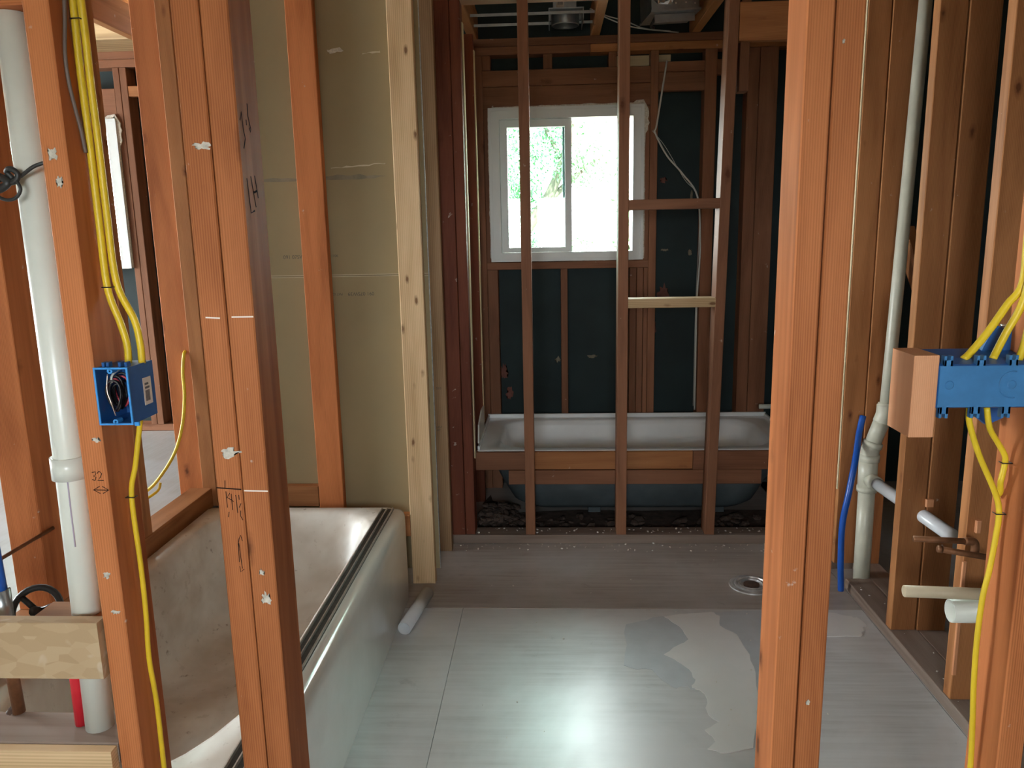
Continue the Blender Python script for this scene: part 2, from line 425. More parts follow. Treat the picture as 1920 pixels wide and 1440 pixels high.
# levelling compound skimmed over the plywood, with a torn edge
def rag(pts, amp, seed, sub=4):
    rr = random.Random(seed); out = []
    for i in range(len(pts)):
        a, b = pts[i], pts[(i + 1) % len(pts)]
        for j in range(sub):
            t = j / sub; out.append((a[0] + (b[0] - a[0]) * t + rr.uniform(-amp, amp), a[1] + (b[1] - a[1]) * t + rr.uniform(-amp, amp)))
    return out
poly_slab('skim_coat', floor, rag([(0.223, 2.287), (0.254, 2.557), (0.349, 2.60), (0.60, 2.655), (0.95, 2.66), (0.93, 2.50), (0.70, 2.30), (0.64, 2.15), (0.411, 2.165), (0.354, 2.169), (0.30, 2.256)], 0.008, 3), -0.001, 0.0010, 'skim_blue')
poly_slab('skim_coat', floor, rag([(0.358, 2.357), (0.417, 2.418), (0.455, 2.455), (0.431, 2.545), (0.388, 2.613), (0.563, 2.65), (0.587, 2.615), (0.576, 2.547), (0.626, 2.482), (0.628, 2.361), (0.626, 2.245), (0.58, 2.05), (0.529, 1.886), (0.457, 1.861), (0.405, 1.875), (0.433, 1.915), (0.417, 1.964), (0.455, 1.999), (0.434, 2.051), (0.449, 2.088), (0.437, 2.155), (0.411, 2.165), (0.435, 2.205), (0.417, 2.268)], 0.005, 4, 3), -0.001, 0.0022, 'skim')
poly_slab('skim_coat', floor, rag([(0.90, 2.655), (0.976, 2.649), (1.044, 2.622), (1.074, 2.606), (1.08, 2.554), (1.054, 2.512), (1.036, 2.472), (0.88, 2.481)], 0.006, 5, 3), -0.001, 0.0022, 'skim')

floor2 = struct('floor_left_room')
for x0, x1 in ((-5.0, -3.80), (-3.797, -2.58), (-2.577, -1.335)):
    ply(x0, x1, 1.24, 4.05, 'ply_left', 0.335, floor2, 0.03)

# ================================================================== WALL AT THE DOORWAY (nearest framing)
YF = 1.15; YB = 1.239
wf = struct('wall_front')
st_l = board('stud', wf, -0.745, -0.706, YF, YB, 0.0, 2.27, 'fir', label='bare fir stud with pencilled 32 and double arrow, blue switch box on its side')
dl1 = board('stud', wf, -0.5310, -0.4905, YF, YB, 0.0, 2.27, 'fir', label='fir stud with a pale plaster blot, outer one of the nailed pair')
dl2 = board('stud', wf, -0.4890, -0.4480, YF, YB, 0.0, 2.27, 'fir', label='fir stud with black marker letters on its inner side, doubled with another')
dr1 = board('stud', wf, 0.3490, 0.3870, YF, YB, 0.0, 2.27, 'fir', label='fir stud with dark knots, doorway side of the nailed pair')
dr2 = board('stud', wf, 0.3895, 0.4285, YF + 0.001, YB, 0.0, 2.27, 'fir', label='smooth orange fir stud with a round knot near the floor')
st_r = board('stud', wf, 0.708, 0.748, YF, YB, 0.0, 2.27, 'fir', label='fir stud carrying the wide blue box and yellow cables')
board('stud', wf, -1.341, -1.301, YF, YB, 0.0, 2.27, 'fir')
board('top_plate', wf, -1.5, 1.2, YF, YB, 2.272, 2.31, 'fir', 'x')
board('sill_plate', wf, -1.32, -0.747, YF, YB, 0.0, 0.038, 'fir_aged', 'x')
# plumbing blocks beside the pipe
board('blocking', wf, -0.885, -0.747, YF + 0.0135, YB, 0.706, 0.744, 'fir_aged', 'x')
o = board('facing_board', wf, -1.30, -0.7475, YF - 0.012, YF + 0.013, 0.655, 0.756, 'osb', 'x', 0.001, label='strandboard facing strip nailed over the upper block')
board('blocking', wf, -1.30, -0.747, YF + 0.002, YB, 0.487, 0.526, 'fir_dusty', 'x', label='dusty brown cross block under the pipe')
board('facing_board', wf, -1.30, -0.7485, YF - 0.018, YF + 0.001, 0.40, 0.524, 'pine', 'x', 0.001, label='pale new pine strip on the lower block')
# hand marks
strokes('pencil_mark', st_l, [[(Vector(p) - st_l.location) for p in L] for L in (
    [(-0.730, YF, 1.009), (-0.724, YF, 1.010), (-0.7245, YF, 1.005), (-0.728, YF, 1.003), (-0.724, YF, 1.001), (-0.726, YF, 0.996), (-0.731, YF, 0.997)],
    [(-0.722, YF, 1.007), (-0.718, YF, 1.011), (-0.714, YF, 1.007), (-0.717, YF, 1.001), (-0.722, YF, 0.996), (-0.712, YF, 0.996)],
    [(-0.720, YF, 0.986), (-0.731, YF, 0.980), (-0.720, YF, 0.974)], [(-0.716, YF, 0.986), (-0.706, YF, 0.9795), (-0.716, YF, 0.974)],
    [(-0.730, YF, 0.980), (-0.707, YF, 0.9795)])], 0.0007, 'pencil', (0, -1, 0))
strokes('pencil_mark', dl1, [[(Vector(p) - dl1.location) for p in L] for L in (
    [(-0.516, YF, 0.995), (-0.517, YF, 0.982)], [(-0.516, YF, 0.977), (-0.516, YF, 0.950)], [(-0.510, YF, 0.974), (-0.515, YF, 0.967), (-0.505, YF, 0.960)],
    [(-0.508, YF, 0.973), (-0.508, YF, 0.946)], [(-0.501, YF, 0.971), (-0.500, YF, 0.941)], [(-0.496, YF, 0.971), (-0.496, YF, 0.963)],
    [(-0.4935, YF, 0.957), (-0.497, YF, 0.950)], [(-0.495, YF, 0.945), (-0.496, YF, 0.936), (-0.493, YF, 0.929)], [(-0.514, YF, 0.943), (-0.516, YF, 0.934)],
    [(-0.497, YF, 0.894), (-0.499, YF, 0.904), (-0.502, YF, 0.898), (-0.504, YF, 0.889), (-0.505, YF, 0.858)], [(-0.503, YF, 0.890), (-0.502, YF, 0.867), (-0.501, YF, 0.847)],
    [(-0.505, YF, 0.851), (-0.504, YF, 0.841), (-0.498, YF, 0.846)])], 0.0006, 'pencil', (0, -1, 0))
XS = -0.4480
strokes('marker_lettering', dl2, [[(Vector((XS, p[0], p[1])) - dl2.location) for p in L] for L in (
    [(1.159, 1.536), (1.166, 1.549), (1.169, 1.525), (1.174, 1.512), (1.165, 1.497)], [(1.192, 1.564), (1.191, 1.546), (1.199, 1.528), (1.197, 1.524), (1.193, 1.530)],
    [(1.183, 1.540), (1.183, 1.532)], [(1.167, 1.455), (1.173, 1.405), (1.189, 1.409)], [(1.183, 1.459), (1.195, 1.414)], [(1.199, 1.461), (1.207, 1.428)], [(1.188, 1.435), (1.205, 1.439)])], 0.0016, 'pencil', (1, 0, 0))
for o_, L in ((dl1, [(-0.522, YF, 1.252), (-0.500, YF, 1.2505)]), (dl2, [(-0.482, YF, 1.252), (-0.4485, YF, 1.252)]), (dl2, [(-0.487, YF, 0.978), (-0.4485, YF, 0.977)])):
    strokes('chalk_line', o_, [[Vector(p) - o_.location for p in L]], 0.0011, 'chalk', (0, -1, 0))
strokes('saw_cut', dl1, [[Vector(p) - dl1.location for p in ((-0.531, YF, 0.983), (-0.491, YF, 0.980))]], 0.0010, 'pencil', (0, -1, 0))
def blot(o, x, z, rx, rz, seed, y=YF, mat='plaster'):
    return blob('plaster_blot', o, (x - o.location.x, y - o.location.y, z - o.location.z), rx, rz, mat, seed=seed)
blot(dl1, -0.504, 1.040, 0.0165, 0.009, 2)
blot(dl1, -0.503, 1.500, 0.014, 0.006, 5); blot(dl2, -0.470, 0.84, 0.005, 0.006, 8); blot(dl2, -0.4665, 0.795, 0.009, 0.012, 9)
blot(st_l, -0.727, 0.835, 0.007, 0.006, 11); blot(st_l, -0.720, 0.770, 0.009, 0.004, 12); blot(st_l, -0.728, 1.495, 0.008, 0.011, 13); blot(st_l, -0.722, 1.455, 0.006, 0.009, 14)
blot(st_l, -0.716, 1.062, 0.007, 0.004, 15); blot(dr2, 0.404, 0.62, 0.004, 0.005, 16); blot(dr2, 0.400, 1.615, 0.002, 0.003, 17)

# ================================================================== WALL BEHIND THE NEAR TUB (drywall with flat studs)
wd = struct('wall_divider'); YD = 2.87
board('stud', wd, -0.918, -0.821, YD, YD + 0.038, 0.0, 2.27, 'fir', label='orange fir stud laid flat against tan drywall')
pine = board('stud', wd, -0.562, -0.4725, YD, YD + 0.038, 0.002, 2.27, 'pine', label='pale knotty pine stud at the drywall edge')
board('stud', wd, -1.462, -1.368, YD - 0.02, YD + 0.02, 0.34, 2.27, 'fir', label='wide corner stud drilled for a yellow cable')
board('stud', wd, -1.3665, -1.312, YD - 0.03, YD + 0.06, 0.34, 2.27, 'fir_aged')
board('stud', wd, -1.310, -1.27, YD + 0.0, YD + 0.038, 0.0, 2.27, 'fir_aged')
board('blocking', wd, -1.27, -0.920, YD, YD + 0.038, 0.325, 0.408, 'fir_aged', 'x')
board('blocking', wd, -0.820, -0.563, YD, YD + 0.038, 0.20, 0.29, 'fir_aged', 'x')
sh_hi = board('drywall_sheet', wd, -1.30, -0.4580, YD + 0.039, YD + 0.052, 1.2225, 2.27, 'drywall', 'x', 0.0008)
sh_lo = board('drywall_sheet', wd, -1.30, -0.4580, YD + 0.039, YD + 0.052, 0.05, 1.2190, 'drywall', 'x', 0.0008)
for z in (1.2240, 1.2170): board('paper_edge', sh_hi if z > 1.22 else sh_lo, 0, 0.842, 0, 0.001, 0, 0.0022, 'paper_edge', 'x', 0)
for ch_, z in ((sh_hi.children[0], 1.2238), (sh_lo.children[0], 1.2172)):
    # the sheet's own axes: local z runs along world x
    ch_.rotation_euler = (0, 0, 0); ch_.location = (-(z - ch_.parent.location.z), -0.0068, 0.0)
board('sheet_edge', wd, -0.4578, -0.4555, YD + 0.039, YD + 0.052, 0.05, 2.27, 'drywall_core', 'z', 0, label='grey broken gypsum edge of the drywall')
sk = board('stud', wd, -0.530, -0.4465, 3.195, 3.233, 0.0, 2.27, 'spruce_tan', label='tan stud with small stamped letters')
board('drywall_sheet', wd, -1.25, -0.532, 3.236, 3.248, 0.05, 2.27, 'drywall', 'x', 0.0008)
text_mesh('stamp', sk, '510', 0.014, (-0.478 - sk.location.x - 0.011, 3.1945 - sk.location.y, 0.724 - sk.location.z), (math.pi / 2, 0, 0), 'print_ink')
text_mesh('stamp', sk, 'S-P-F\n HT', 0.013, (-0.497 - sk.location.x, 3.1945 - sk.location.y, 0.556 - sk.location.z), (math.pi / 2, 0, 0), 'print_ink')
yt = YD + 0.0385
def sheet_text(sheet_o, body, size, x, z, flip):
    t = text_mesh('print', sheet_o, body, size, (0, 0, 0), (0, 0, 0), 'print_ink')
    mw = Matrix.Translation((x, yt, z)) @ Matrix.Rotation(math.pi if flip else 0, 4, 'Y') @ Matrix.Rotation(math.pi / 2, 4, 'X')
    pm = Matrix.Translation(sheet_o.location) @ sheet_o.rotation_euler.to_matrix().to_4x4()
    t.matrix_local = pm.inverted() @ mw
sheet_text(sh_hi, '091 07SW39', 0.019, -1.002, 1.286, False)
sheet_text(sh_hi, '1106', 0.013, -0.82, 1.290, False)
sheet_text(sh_lo, 'PAT 02', 0.013, -0.785, 1.156, True)
sheet_text(sh_lo, '091 07SW39', 0.019, -0.665, 1.158, True)
def sheet_patch(pts, mat, seed):
    pp = rag(pts, 0.003, seed, 5); o2 = poly_slab('tape_smear', wd, pp, yt - 0.0006, yt + 0.001, mat, plane='xz')
sheet_patch([(-1.08, 1.580), (-0.93, 1.578), (-0.815, 1.584), (-0.72, 1.586), (-0.595, 1.576), (-0.723, 1.566), (-0.93, 1.567), (-1.08, 1.568)], 'mud', 2)
sheet_patch([(-0.80, 1.611), (-0.70, 1.619), (-0.60, 1.624), (-0.60, 1.621), (-0.70, 1.615), (-0.80, 1.607)], 'paper_edge', 3)
sheet_patch([(-0.79, 2.015), (-0.74, 2.022), (-0.73, 2.010), (-0.78, 2.004)], 'plaster', 6)
sheet_patch([(-0.66, 2.003), (-0.60, 2.008), (-0.60, 2.004), (-0.66, 1.999)], 'paper_edge', 7)

# ================================================================== PARTITION IN FRONT OF THE FAR TUB
wp = struct('wall_partition'); YP = 3.285; YPB = 3.375
board('sill_plate', wp, -0.46, 1.112, YP - 0.006, YPB, 0.0, 0.040, 'fir_dusty', 'x')
board('stud', wp, -0.463, -0.396, YP, YPB, 0.040, 2.27, 'redwood', label='dark red stud crusted with plaster, outer one of the pair')
board('stud', wp, -0.394, -0.352, YP + 0.004, YPB, 0.040, 2.27, 'redwood', label='dark red stud with a pale edge beside the far tub')
board('stud', wp, -0.125, -0.083, YP, YPB, 0.040, 2.27, 'fir_dark', label='brown stud crossing the left window pane')
board('stud', wp, 0.277, 0.320, YP, YPB, 0.040, 2.27, 'fir_dark', label='brown stud crossing the right window pane')
board('stud', wp, 0.682, 0.724, YP, YPB, 0.040, 2.27, 'fir_dark', lean=0.0165, label='leaning brown stud at the end of the two cross blocks')
board('stud', wp, 0.752, 0.790, YP + 0.02, YPB, 1.9, 2.27, 'fir_dark')
board('blocking', wp, 0.320, 0.693, YP + 0.001, YPB, 1.447, 1.4875, 'fir_dark', 'x', label='brown cross block between two studs')
board('blocking', wp, 0.320, 0.688, YP + 0.001, YPB, 1.044, 1.0825, 'pine', 'x', label='pale pine cross block below the brown one')
board('header', wp, 0.742, 1.112, YP, YP + 0.038, 2.083, 2.225, 'fir_aged', 'x')
board('top_plate', wp, -0.46, 1.2, YP, YPB, 2.272, 2.31, 'fir_dark', 'x')
board('ledger', wp, -0.349, -0.095, YPB + 0.001, YPB + 0.039, 0.312, 0.3955, 'fir_dark', 'x', label='upper ledger piece by the dark stud pair')
board('ledger', wp, -0.092, 0.62, YPB + 0.001, YPB + 0.039, 0.314, 0.3955, 'fir_aged', 'x')
board('ledger', wp, 0.622, 1.108, YPB + 0.001, YPB + 0.039, 0.310, 0.3955, 'fir_dark', 'x')
board('ledger', wp, -0.202, 0.925, YPB + 0.002, YPB + 0.038, 0.243, 0.309, 'fir_dark', 'x', label='lower ledger board under the far tub rim')
board('edge_strip', wp, -0.3515, -0.3465, YPB - 0.038, YPB, 0.38, 2.20, 'pale_wood', 'z', 0.001)  # thin pale strip along the stud's inner edge

# ================================================================== BACK (EXTERIOR) WALL
wk = struct('wall_back'); YK = 4.05; YKB = 4.139
bm = bmesh.new()   # building-paper sheathing with the two window openings
def rect(bm, x0, x1, z0, z1, y0, y1):
    vs = [bm.verts.new((x, y, z)) for y in (y0, y1) for x, z in ((x0, z0), (x1, z0), (x1, z1), (x0, z1))]
    for f in ((0, 1, 2, 3), (7, 6, 5, 4), (0, 4, 5, 1), (1, 5, 6, 2), (2, 6, 7, 3), (3, 7, 4, 0)): bm.faces.new([vs[i] for i in f])
W1 = (-0.285, 0.445, 1.232, 1.952); W2 = (-3.02, -2.222, 1.232, 1.955)
def felt(x0, x1, z0, z1):
    b_ = bmesh.new(); rect(b_, x0, x1, z0, z1, YKB, YKB + 0.02); link('sheathing_panel', b_, 'felt', wk)
felt(-5.2, W2[0], -0.2, 2.297); felt(W2[0], W2[1], -0.2, W2[2]); felt(W2[0], W2[1], W2[3], 2.297)
felt(W2[1], -1.40, -0.2, 2.297); felt(-1.40, W1[0], -0.2, 2.80); felt(W1[0], W1[1], -0.2, W1[2]); felt(W1[0], W1[1], W1[3], 2.75); felt(W1[1], 2.75, -0.2, 2.75)
bz = lambda *a, **k: board('stud', wk, *a, **k)
for x0, x1 in ((-0.436, -0.372), (-0.371, -0.331), (0.495, 0.533), (0.757, 0.815), (0.962, 1.018), (1.020, 1.108)):
    bz(x0, x1, YK, YKB, 0.0, 2.218, 'fir_dark')
for x0, x1, z0, z1 in ((-0.330, -0.276, 0.0, 1.176), (0.048, 0.083, 0.0, 1.176), (0.402, 0.436, 0.0, 1.176), (0.438, 0.470, 0.0, 1.176), (0.472, 0.494, 0.0, 1.176), (0.448, 0.494, 1.215, 1.965), (-0.330, -0.300, 1.215, 1.965)):
    board('cripple_stud', wk, x0, x1, YK + 0.002, YKB, z0, z1, 'fir_dark')
board('window_sill_plate', wk, -0.330, 0.494, YK + 0.001, YKB, 1.177, 1.2145, 'fir_dark', 'x')
board('header', wk, -0.330, 0.494, YK, YK + 0.04, 1.967, 2.071, 'fir_dark', 'x')
board('header', wk, -0.330, 0.494, YK + 0.006, YK + 0.046, 2.073, 2.150, 'fir_dark', 'x')
for x0, x1 in ((-0.331, -0.29), (-0.03, 0.015), (0.29, 0.33)): board('cripple_stud', wk, x0, x1, YK + 0.004, YKB, 2.151, 2.218, 'fir_dark')
board('blocking', wk, 0.534, 0.756, YK + 0.002, YK + 0.04, 2.03, 2.118, 'fir_dark', 'x'); board('blocking', wk, 0.534, 0.756, YK + 0.01, YK + 0.05, 2.12, 2.168, 'fir_dark', 'x')
board('blocking', wk, 0.816, 0.961, YK + 0.002, YK + 0.04, 2.10, 2.170, 'fir_dark', 'x')
board('nailer', wk, 0.335, 0.494, YKB - 0.02, YKB, 2.162, 2.212, 'pale_wood', 'x'); board('nailer', wk, 0.534, 0.60, YKB - 0.02, YKB, 2.160, 2.212, 'pale_wood', 'x')
board('top_plate', wk, -5.0, 0.2, YK, YKB, 2.220, 2.258, 'fir_dark', 'x'); board('top_plate', wk, 0.202, 1.3, YK, YKB, 2.220, 2.258, 'fir_aged', 'x')
board('top_plate', wk, -5.0, 1.3, YK, YKB, 2.259, 2.296, 'fir_dark', 'x')
board('sill_plate', wk, -5.0, -1.45, YK, YKB, 0.3351, 0.372, 'fir_dark', 'x')
# shreds of red paper and pale smears stuck to the building paper
plain('red_paper', (0.20, 0.075, 0.055), 0.85, var=0.4, scale=30)
for i_, (px_, pz_, a_, b_, m_) in enumerate(((0.585, 1.04, 0.030, 0.045, 'red_paper'), (0.536, 0.85, 0.016, 0.05, 'red_paper'), (-0.262, 0.62, 0.022, 0.05, 'red_paper'), (-0.232, 0.505, 0.02, 0.04, 'red_paper'), (0.577, 1.612, 0.018, 0.016, 'red_paper'), (0.214, 0.705, 0.028, 0.010, 'mud'), (0.03, 0.69, 0.014, 0.018, 'mud'), (0.72, 1.245, 0.012, 0.016, 'mud'), (0.59, 1.26, 0.02, 0.008, 'mud'), (0.72, 1.53, 0.006, 0.03, 'mud'))):
    blob('paper_shred', wk, (px_, YKB - 0.0005, pz_), a_, b_, m_, seed=50 + i_)
# left-room bays of the same wall
for x0, x1 in ((-4.6, -4.56), (-4.0, -3.96), (-3.48, -3.44), (-3.10, -3.06), (-3.058, -3.03), (-2.198, -2.165), (-2.163, -2.128), (-1.72, -1.68)): bz(x0, x1, YK, YKB, 0.373, 2.218, 'fir_dark')
board('blocking', wk, -3.44, -3.10, YK + 0.01, YK + 0.05, 0.44, 0.475, 'fir_dark', 'x'); board('grey_strip', wk, -4.0, -3.10, YKB - 0.02, YKB, 0.49, 0.55, 'drywall_core', 'x')
board('header', wk, -3.03, -2.198, YK, YK + 0.04, 1.967, 2.12, 'fir_dark', 'x'); board('blocking', wk, -2.128, -1.72, YK + 0.002, YK + 0.04, 2.08, 2.13, 'fir_aged', 'x')

def window(name, x0, x1, z0, z1, xm, detail=True):
    w = struct(name)
    fr = ring_frame('frame', w, x0, x1, z0, z1, 0.045, 0.045, 0.040, 0.045, YK - 0.012, YK + 0.10, 'vinyl')
    ring_frame('frame_lip', w, x0 - 0.008, x1 + 0.008, z0 - 0.004, z1 + 0.008, 0.014, 0.014, 0.012, 0.014, YK - 0.018, YK - 0.0125, 'vinyl')
    s = ring_frame('sash', w, x0 + 0.046, xm + 0.016, z0 + 0.041, z1 - 0.046, 0.036, 0.034, 0.024, 0.036, YK + 0.02, YK + 0.055, 'vinyl')
    bmp_ = bmesh.new(); rect(bmp_, x0 + 0.083, xm - 0.019, z0 + 0.066, z1 - 0.083, YK + 0.035, YK + 0.039); link('pane', bmp_, 'glass_green', s)
    bmp_ = bmesh.new(); rect(bmp_, xm + 0.017, x1 - 0.046, z0 + 0.041, z1 - 0.046, YK + 0.066, YK + 0.070); link('pane', bmp_, 'glass_clear', w)
    board('meeting_stile', w, xm - 0.030, xm - 0.002, YK + 0.06, YK + 0.088, z0 + 0.041, z1 - 0.046, 'tub_blue', 'z', 0.002)
    return w
win1 = window('window_1', -0.298, 0.457, 1.222, 1.963, 0.092)
win2 = window('window_2', -3.03, -2.210, 1.224, 1.965, -2.62)
# ragged plaster left around the bathroom window
rr = random.Random(3)
def ragged_ring(name, parent, x0, x1, z0, z1, o_amp, y0, y1, mat):
    bm = bmesh.new(); per = []
    n = 44
    for side in range(4):
        for j in range(n):
            t = j / n
            p = ((x0 + (x1 - x0) * t, z0), (x1, z0 + (z1 - z0) * t), (x1 + (x0 - x1) * t, z1), (x0, z1 + (z0 - z1) * t))[side]
            nrm = ((0, -1), (1, 0), (0, 1), (-1, 0))[side]; per.append((p, nrm, side))
    out = []; inn = []; k_ = 0.5
    for p, nr, side in per:
        k_ = 0.9 * k_ + 0.1 * rr.random() * 2.2; big = 1.6 if (p[0] > x1 - 0.05 and p[1] > z1 - 0.12) else 0.5
        a = 0.004 + o_amp * (0.35 * k_ * k_ + 0.25 * rr.random() ** 3) * (0.2 if side == 0 else big)
        out.append((p[0] + nr[0] * a, p[1] + nr[1] * a)); inn.append((p[0] - nr[0] * 0.02, p[1] - nr[1] * 0.02))
    V = [[bm.verts.new((p[0], y, p[1])) for p in L] for y in (y0, y1) for L in (out, inn)]
    m = len(out)
    for i in range(m):
        k = (i + 1) % m
        bm.faces.new((V[0][i], V[0][k], V[1][k], V[1][i])); bm.faces.new((V[2][i], V[3][i], V[3][k], V[2][k]))
        bm.faces.new((V[0][i], V[2][i], V[2][k], V[0][k])); bm.faces.new((V[1][i], V[1][k], V[3][k], V[3][i]))
    return link(name, bm, mat, parent)
ragged_ring('plaster_edge', win1, -0.300, 0.461, 1.224, 1.968, 0.024, YK - 0.010, YK - 0.002, 'plaster')
ragged_ring('plaster_edge', win2, -3.03, -2.206, 1.224, 1.968, 0.02, YK - 0.010, YK - 0.002, 'plaster')

# ================================================================== ALCOVE LEFT SIDE
wa = struct('wall_alcove_left')
board('stud', wa, -0.445, -0.353, 3.83, 3.87, 0.0, 2.27, 'redwood')
board('edge_strip', wa, -0.3525, -0.3475, 3.83, 3.868, 0.42, 2.20, 'pale_wood', 'z', 0.001)  # narrow pale strip on the stud's tub side
board('plaster_panel', wa, -0.56, -0.545, 3.38, 4.05, 0.0, 2.27, 'drywall', 'y', 0.0)

# ================================================================== WALL LEFT OF THE NEAR TUB
wl = struct('wall_left'); XL = -1.33
board('stud', wl, XL - 0.089, XL, 1.848, 1.940, 0.413, 2.27, 'fir', label='wide fir stud pierced by a thin copper tube')
board('stud', wl, XL - 0.089, XL, 2.335, 2.382, 0.413, 2.27, 'fir_aged', label='narrow stud between the wide stud and the corner')
board('sill_plate', wl, XL - 0.089, XL, 1.25, 2.84, 0.336, 0.412, 'fir_aged', 'y')
board('top_plate', wl, XL - 0.089, XL, 1.25, 4.04, 2.272, 2.31, 'fir_aged', 'y')

# ================================================================== RIGHT WALL
wr = struct('wall_right'); XR = 1.118
board('sill_plate', wr, XR - 0.004, XR + 0.088, 1.24, 2.845, 0.0, 0.040, 'fir_dusty', 'y', label='dusty floor plate along the right framing')
board('sill_plate', wr, XR + 0.089, XR + 0.178, 1.24, 4.04, 0.0, 0.040, 'fir_dusty', 'y')
board('sill_plate', wr, XR - 0.004, XR + 0.088, 3.02, 3.28, 0.0, 0.040, 'fir_dusty', 'y')
for y0, m, lb in ((2.058, 'fir_aged', 'brown stud behind the two pipe stubs'), (2.452, 'fir_aged', 'brown stud notched around the grey waste arm'), (2.985, 'fir_aged', 'brown stud with plaster smears behind the cream pipe'), (3.83, 'redwood', 'dark stud by the far tub corner')):
    s_ = board('stud', wr, XR, XR + 0.080, y0, y0 + 0.040, 0.041, 2.27, m, label=lb)
    if y0 > 2.9: board('edge_strip', wr, XR - 0.0045, XR - 0.0005, y0 + 0.002, y0 + 0.038, 0.35 if y0 > 2.9 else 0.9, 2.25, 'pale_wood', 'z', 0.001)  # pale strip on the room edge of the two far studs
for y0 in (2.448, 2.980, 3.42): board('stud', wr, XR + 0.0835, XR + 0.175, y0, y0 + 0.041, 0.041, 2.27, 'fir_aged')
board('stud', wr, XR, XR + 0.08, 1.66, 1.70, 0.041, 2.27, 'fir_aged')
board('stud', wr, XR + 0.0, XR + 0.08, 3.40, 3.44, 0.42, 2.27, 'fir_aged')
board('top_plate', wr, XR, XR + 0.18, 1.24, 4.04, 2.272, 2.31, 'fir_aged', 'y')
bar('brace', wr, (1.36, 2.75, 0.93), (1.36, 3.12, 1.33), 0.038, 0.089, 'fir_aged')
board('stud', wr, 1.335, 1.374, 2.86, 2.95, 0.041, 0.86, 'fresh_lit_fir', label='short stud in a sunlit colour seen through the gap beside the stack')  # sunlight from beyond is put into its bright wood colour
# freshly cut notch edges, sunlight on them put into the bright wood colour
board('notch_face', wr, XR + 0.02, XR + 0.034, 2.046, 2.0575, 0.545, 0.580, 'fresh_lit_fir'); board('notch_face', wr, XR - 0.004, XR + 0.008, 2.0505, 2.0575, 0.12, 0.46, 'fresh_lit_fir')
board('notch_face', wr, XR + 0.076, XR + 0.10, 2.440, 2.4515, 0.475, 0.50, 'fresh_lit_fir')
wro = struct('wall_right_outer')
board('sheathing_panel', wro, 2.60, 2.63, -2.8, 4.2, -0.2, 4.2, 'felt', 'y', 0)
for y0 in (1.5, 1.95, 2.4, 2.85, 3.3, 3.75): board('stud', wro, 2.51, 2.599, y0, y0 + 0.04, 0, 2.6, 'fir_aged')
wlo = struct('wall_left_outer')
for a in ((-2.8, 1.40, -0.2, 4.2), (3.60, 4.2, -0.2, 4.2), (1.40, 3.60, -0.2, 0.75), (1.40, 3.60, 2.15, 4.2)): board('wall_panel', wlo, -5.2, -5.0, a[0], a[1], a[2], a[3], 'paint_wall', 'y', 0)
wre = struct('wall_rear')
for a in ((-5.2, -0.54, -0.2, 4.2), (0.24, 2.63, -0.2, 4.2), (-0.54, 0.24, -0.2, 1.14), (-0.54, 0.24, 1.76, 4.2)): board('wall_panel', wre, a[0], a[1], -1.5, -1.40, a[2], a[3], 'paint_wall', 'x', 0)

# ================================================================== ROOF AND CEILING FRAMING
roof = struct('ceiling')
for x0 in (-2.60, -1.98, -1.55, -0.86, -0.395, 0.205, 0.690, 1.18):
    board('joist', roof, x0, x0 + 0.042, 1.1, 4.14, 2.298, 2.438, 'fir_aged', 'y')
ang = math.atan2(1.55, 5.0)
def slope_pt(s): return (4.75 - s * math.cos(ang), 2.40 + s * math.sin(ang))
for i in range(0, 28):
    y_, z_ = slope_pt(0.095 + i * 0.192)
    o = board('roof_board', roof, -5.2, 2.63, -0.0945, 0.0945, -0.01, 0.01, 'roof_board', 'x', 0.001)
    o.location = (-1.28, y_, z_ + 0.13); o.rotation_euler = (Matrix.Rotation(-ang, 3, 'X') @ Matrix.Rotation(math.pi / 2, 3, 'Y')).to_euler()
board('fascia', roof, -5.2, 2.63, 4.752, 4.772, 2.37, 2.545, 'roof_board', 'x', 0.001)
yr, zr = slope_pt(28 * 0.192)
for i in range(18):
    o = board('roof_board', roof, -5.2, 2.63, -0.0945, 0.0945, -0.01, 0.01, 'roof_board', 'x', 0.001)
    y_, z_ = yr - 0.095 * math.cos(ang) - i * 0.192 * math.cos(ang), zr - i * 0.192 * math.sin(ang)
    o.location = (-1.28, y_, z_ + 0.13); o.rotation_euler = (Matrix.Rotation(ang, 3, 'X') @ Matrix.Rotation(math.pi / 2, 3, 'Y')).to_euler()
for x0 in (-2.2, -1.75, -0.9, -0.1, 0.8, 1.6):
    a, b = slope_pt(0.0), slope_pt(5.2)
    bar('rafter', roof, (x0, a[0], a[1] + 0.045), (x0, b[0], b[1] + 0.045), 0.04, 0.12, 'fir_aged')

# ================================================================== BATHTUBS
def rrect(x0, x1, y0, y1, r, z, near=None, k=9):
    out = []; nx, ny = near or (r, r)
    for cx, cy, a0, rx, ry in ((x1 - r, y1 - r, 0, r, r), (x0 + r, y1 - r, 90, r, r), (x0 + nx, y0 + ny, 180, nx, ny), (x1 - nx, y0 + ny, 270, nx, ny)):
        for j in range(k):
            a = math.radians(a0 + 90 * j / (k - 1)); out.append((cx + rx * math.cos(a), cy + ry * math.sin(a), z))
    return out
def loft(rings, cap=True):
    bm = bmesh.new(); R = [[bm.verts.new(p) for p in ring] for ring in rings]; n = len(R[0])
    for i in range(len(R) - 1):
        for j in range(n): bm.faces.new((R[i][j], R[i][(j + 1) % n], R[i + 1][(j + 1) % n], R[i + 1][j]))
    if cap: bm.faces.new(R[-1])
    return bm
plain('enamel_cream', (0.80, 0.79, 0.75), 0.14, col2=(0.70, 0.68, 0.63), scale=2.5)
tub = empty('bathtub', 'grimy cream bathtub with a metal door track, in the left foreground behind the doorway studs', 'bathtub', (-0.93, 2.0, 0))
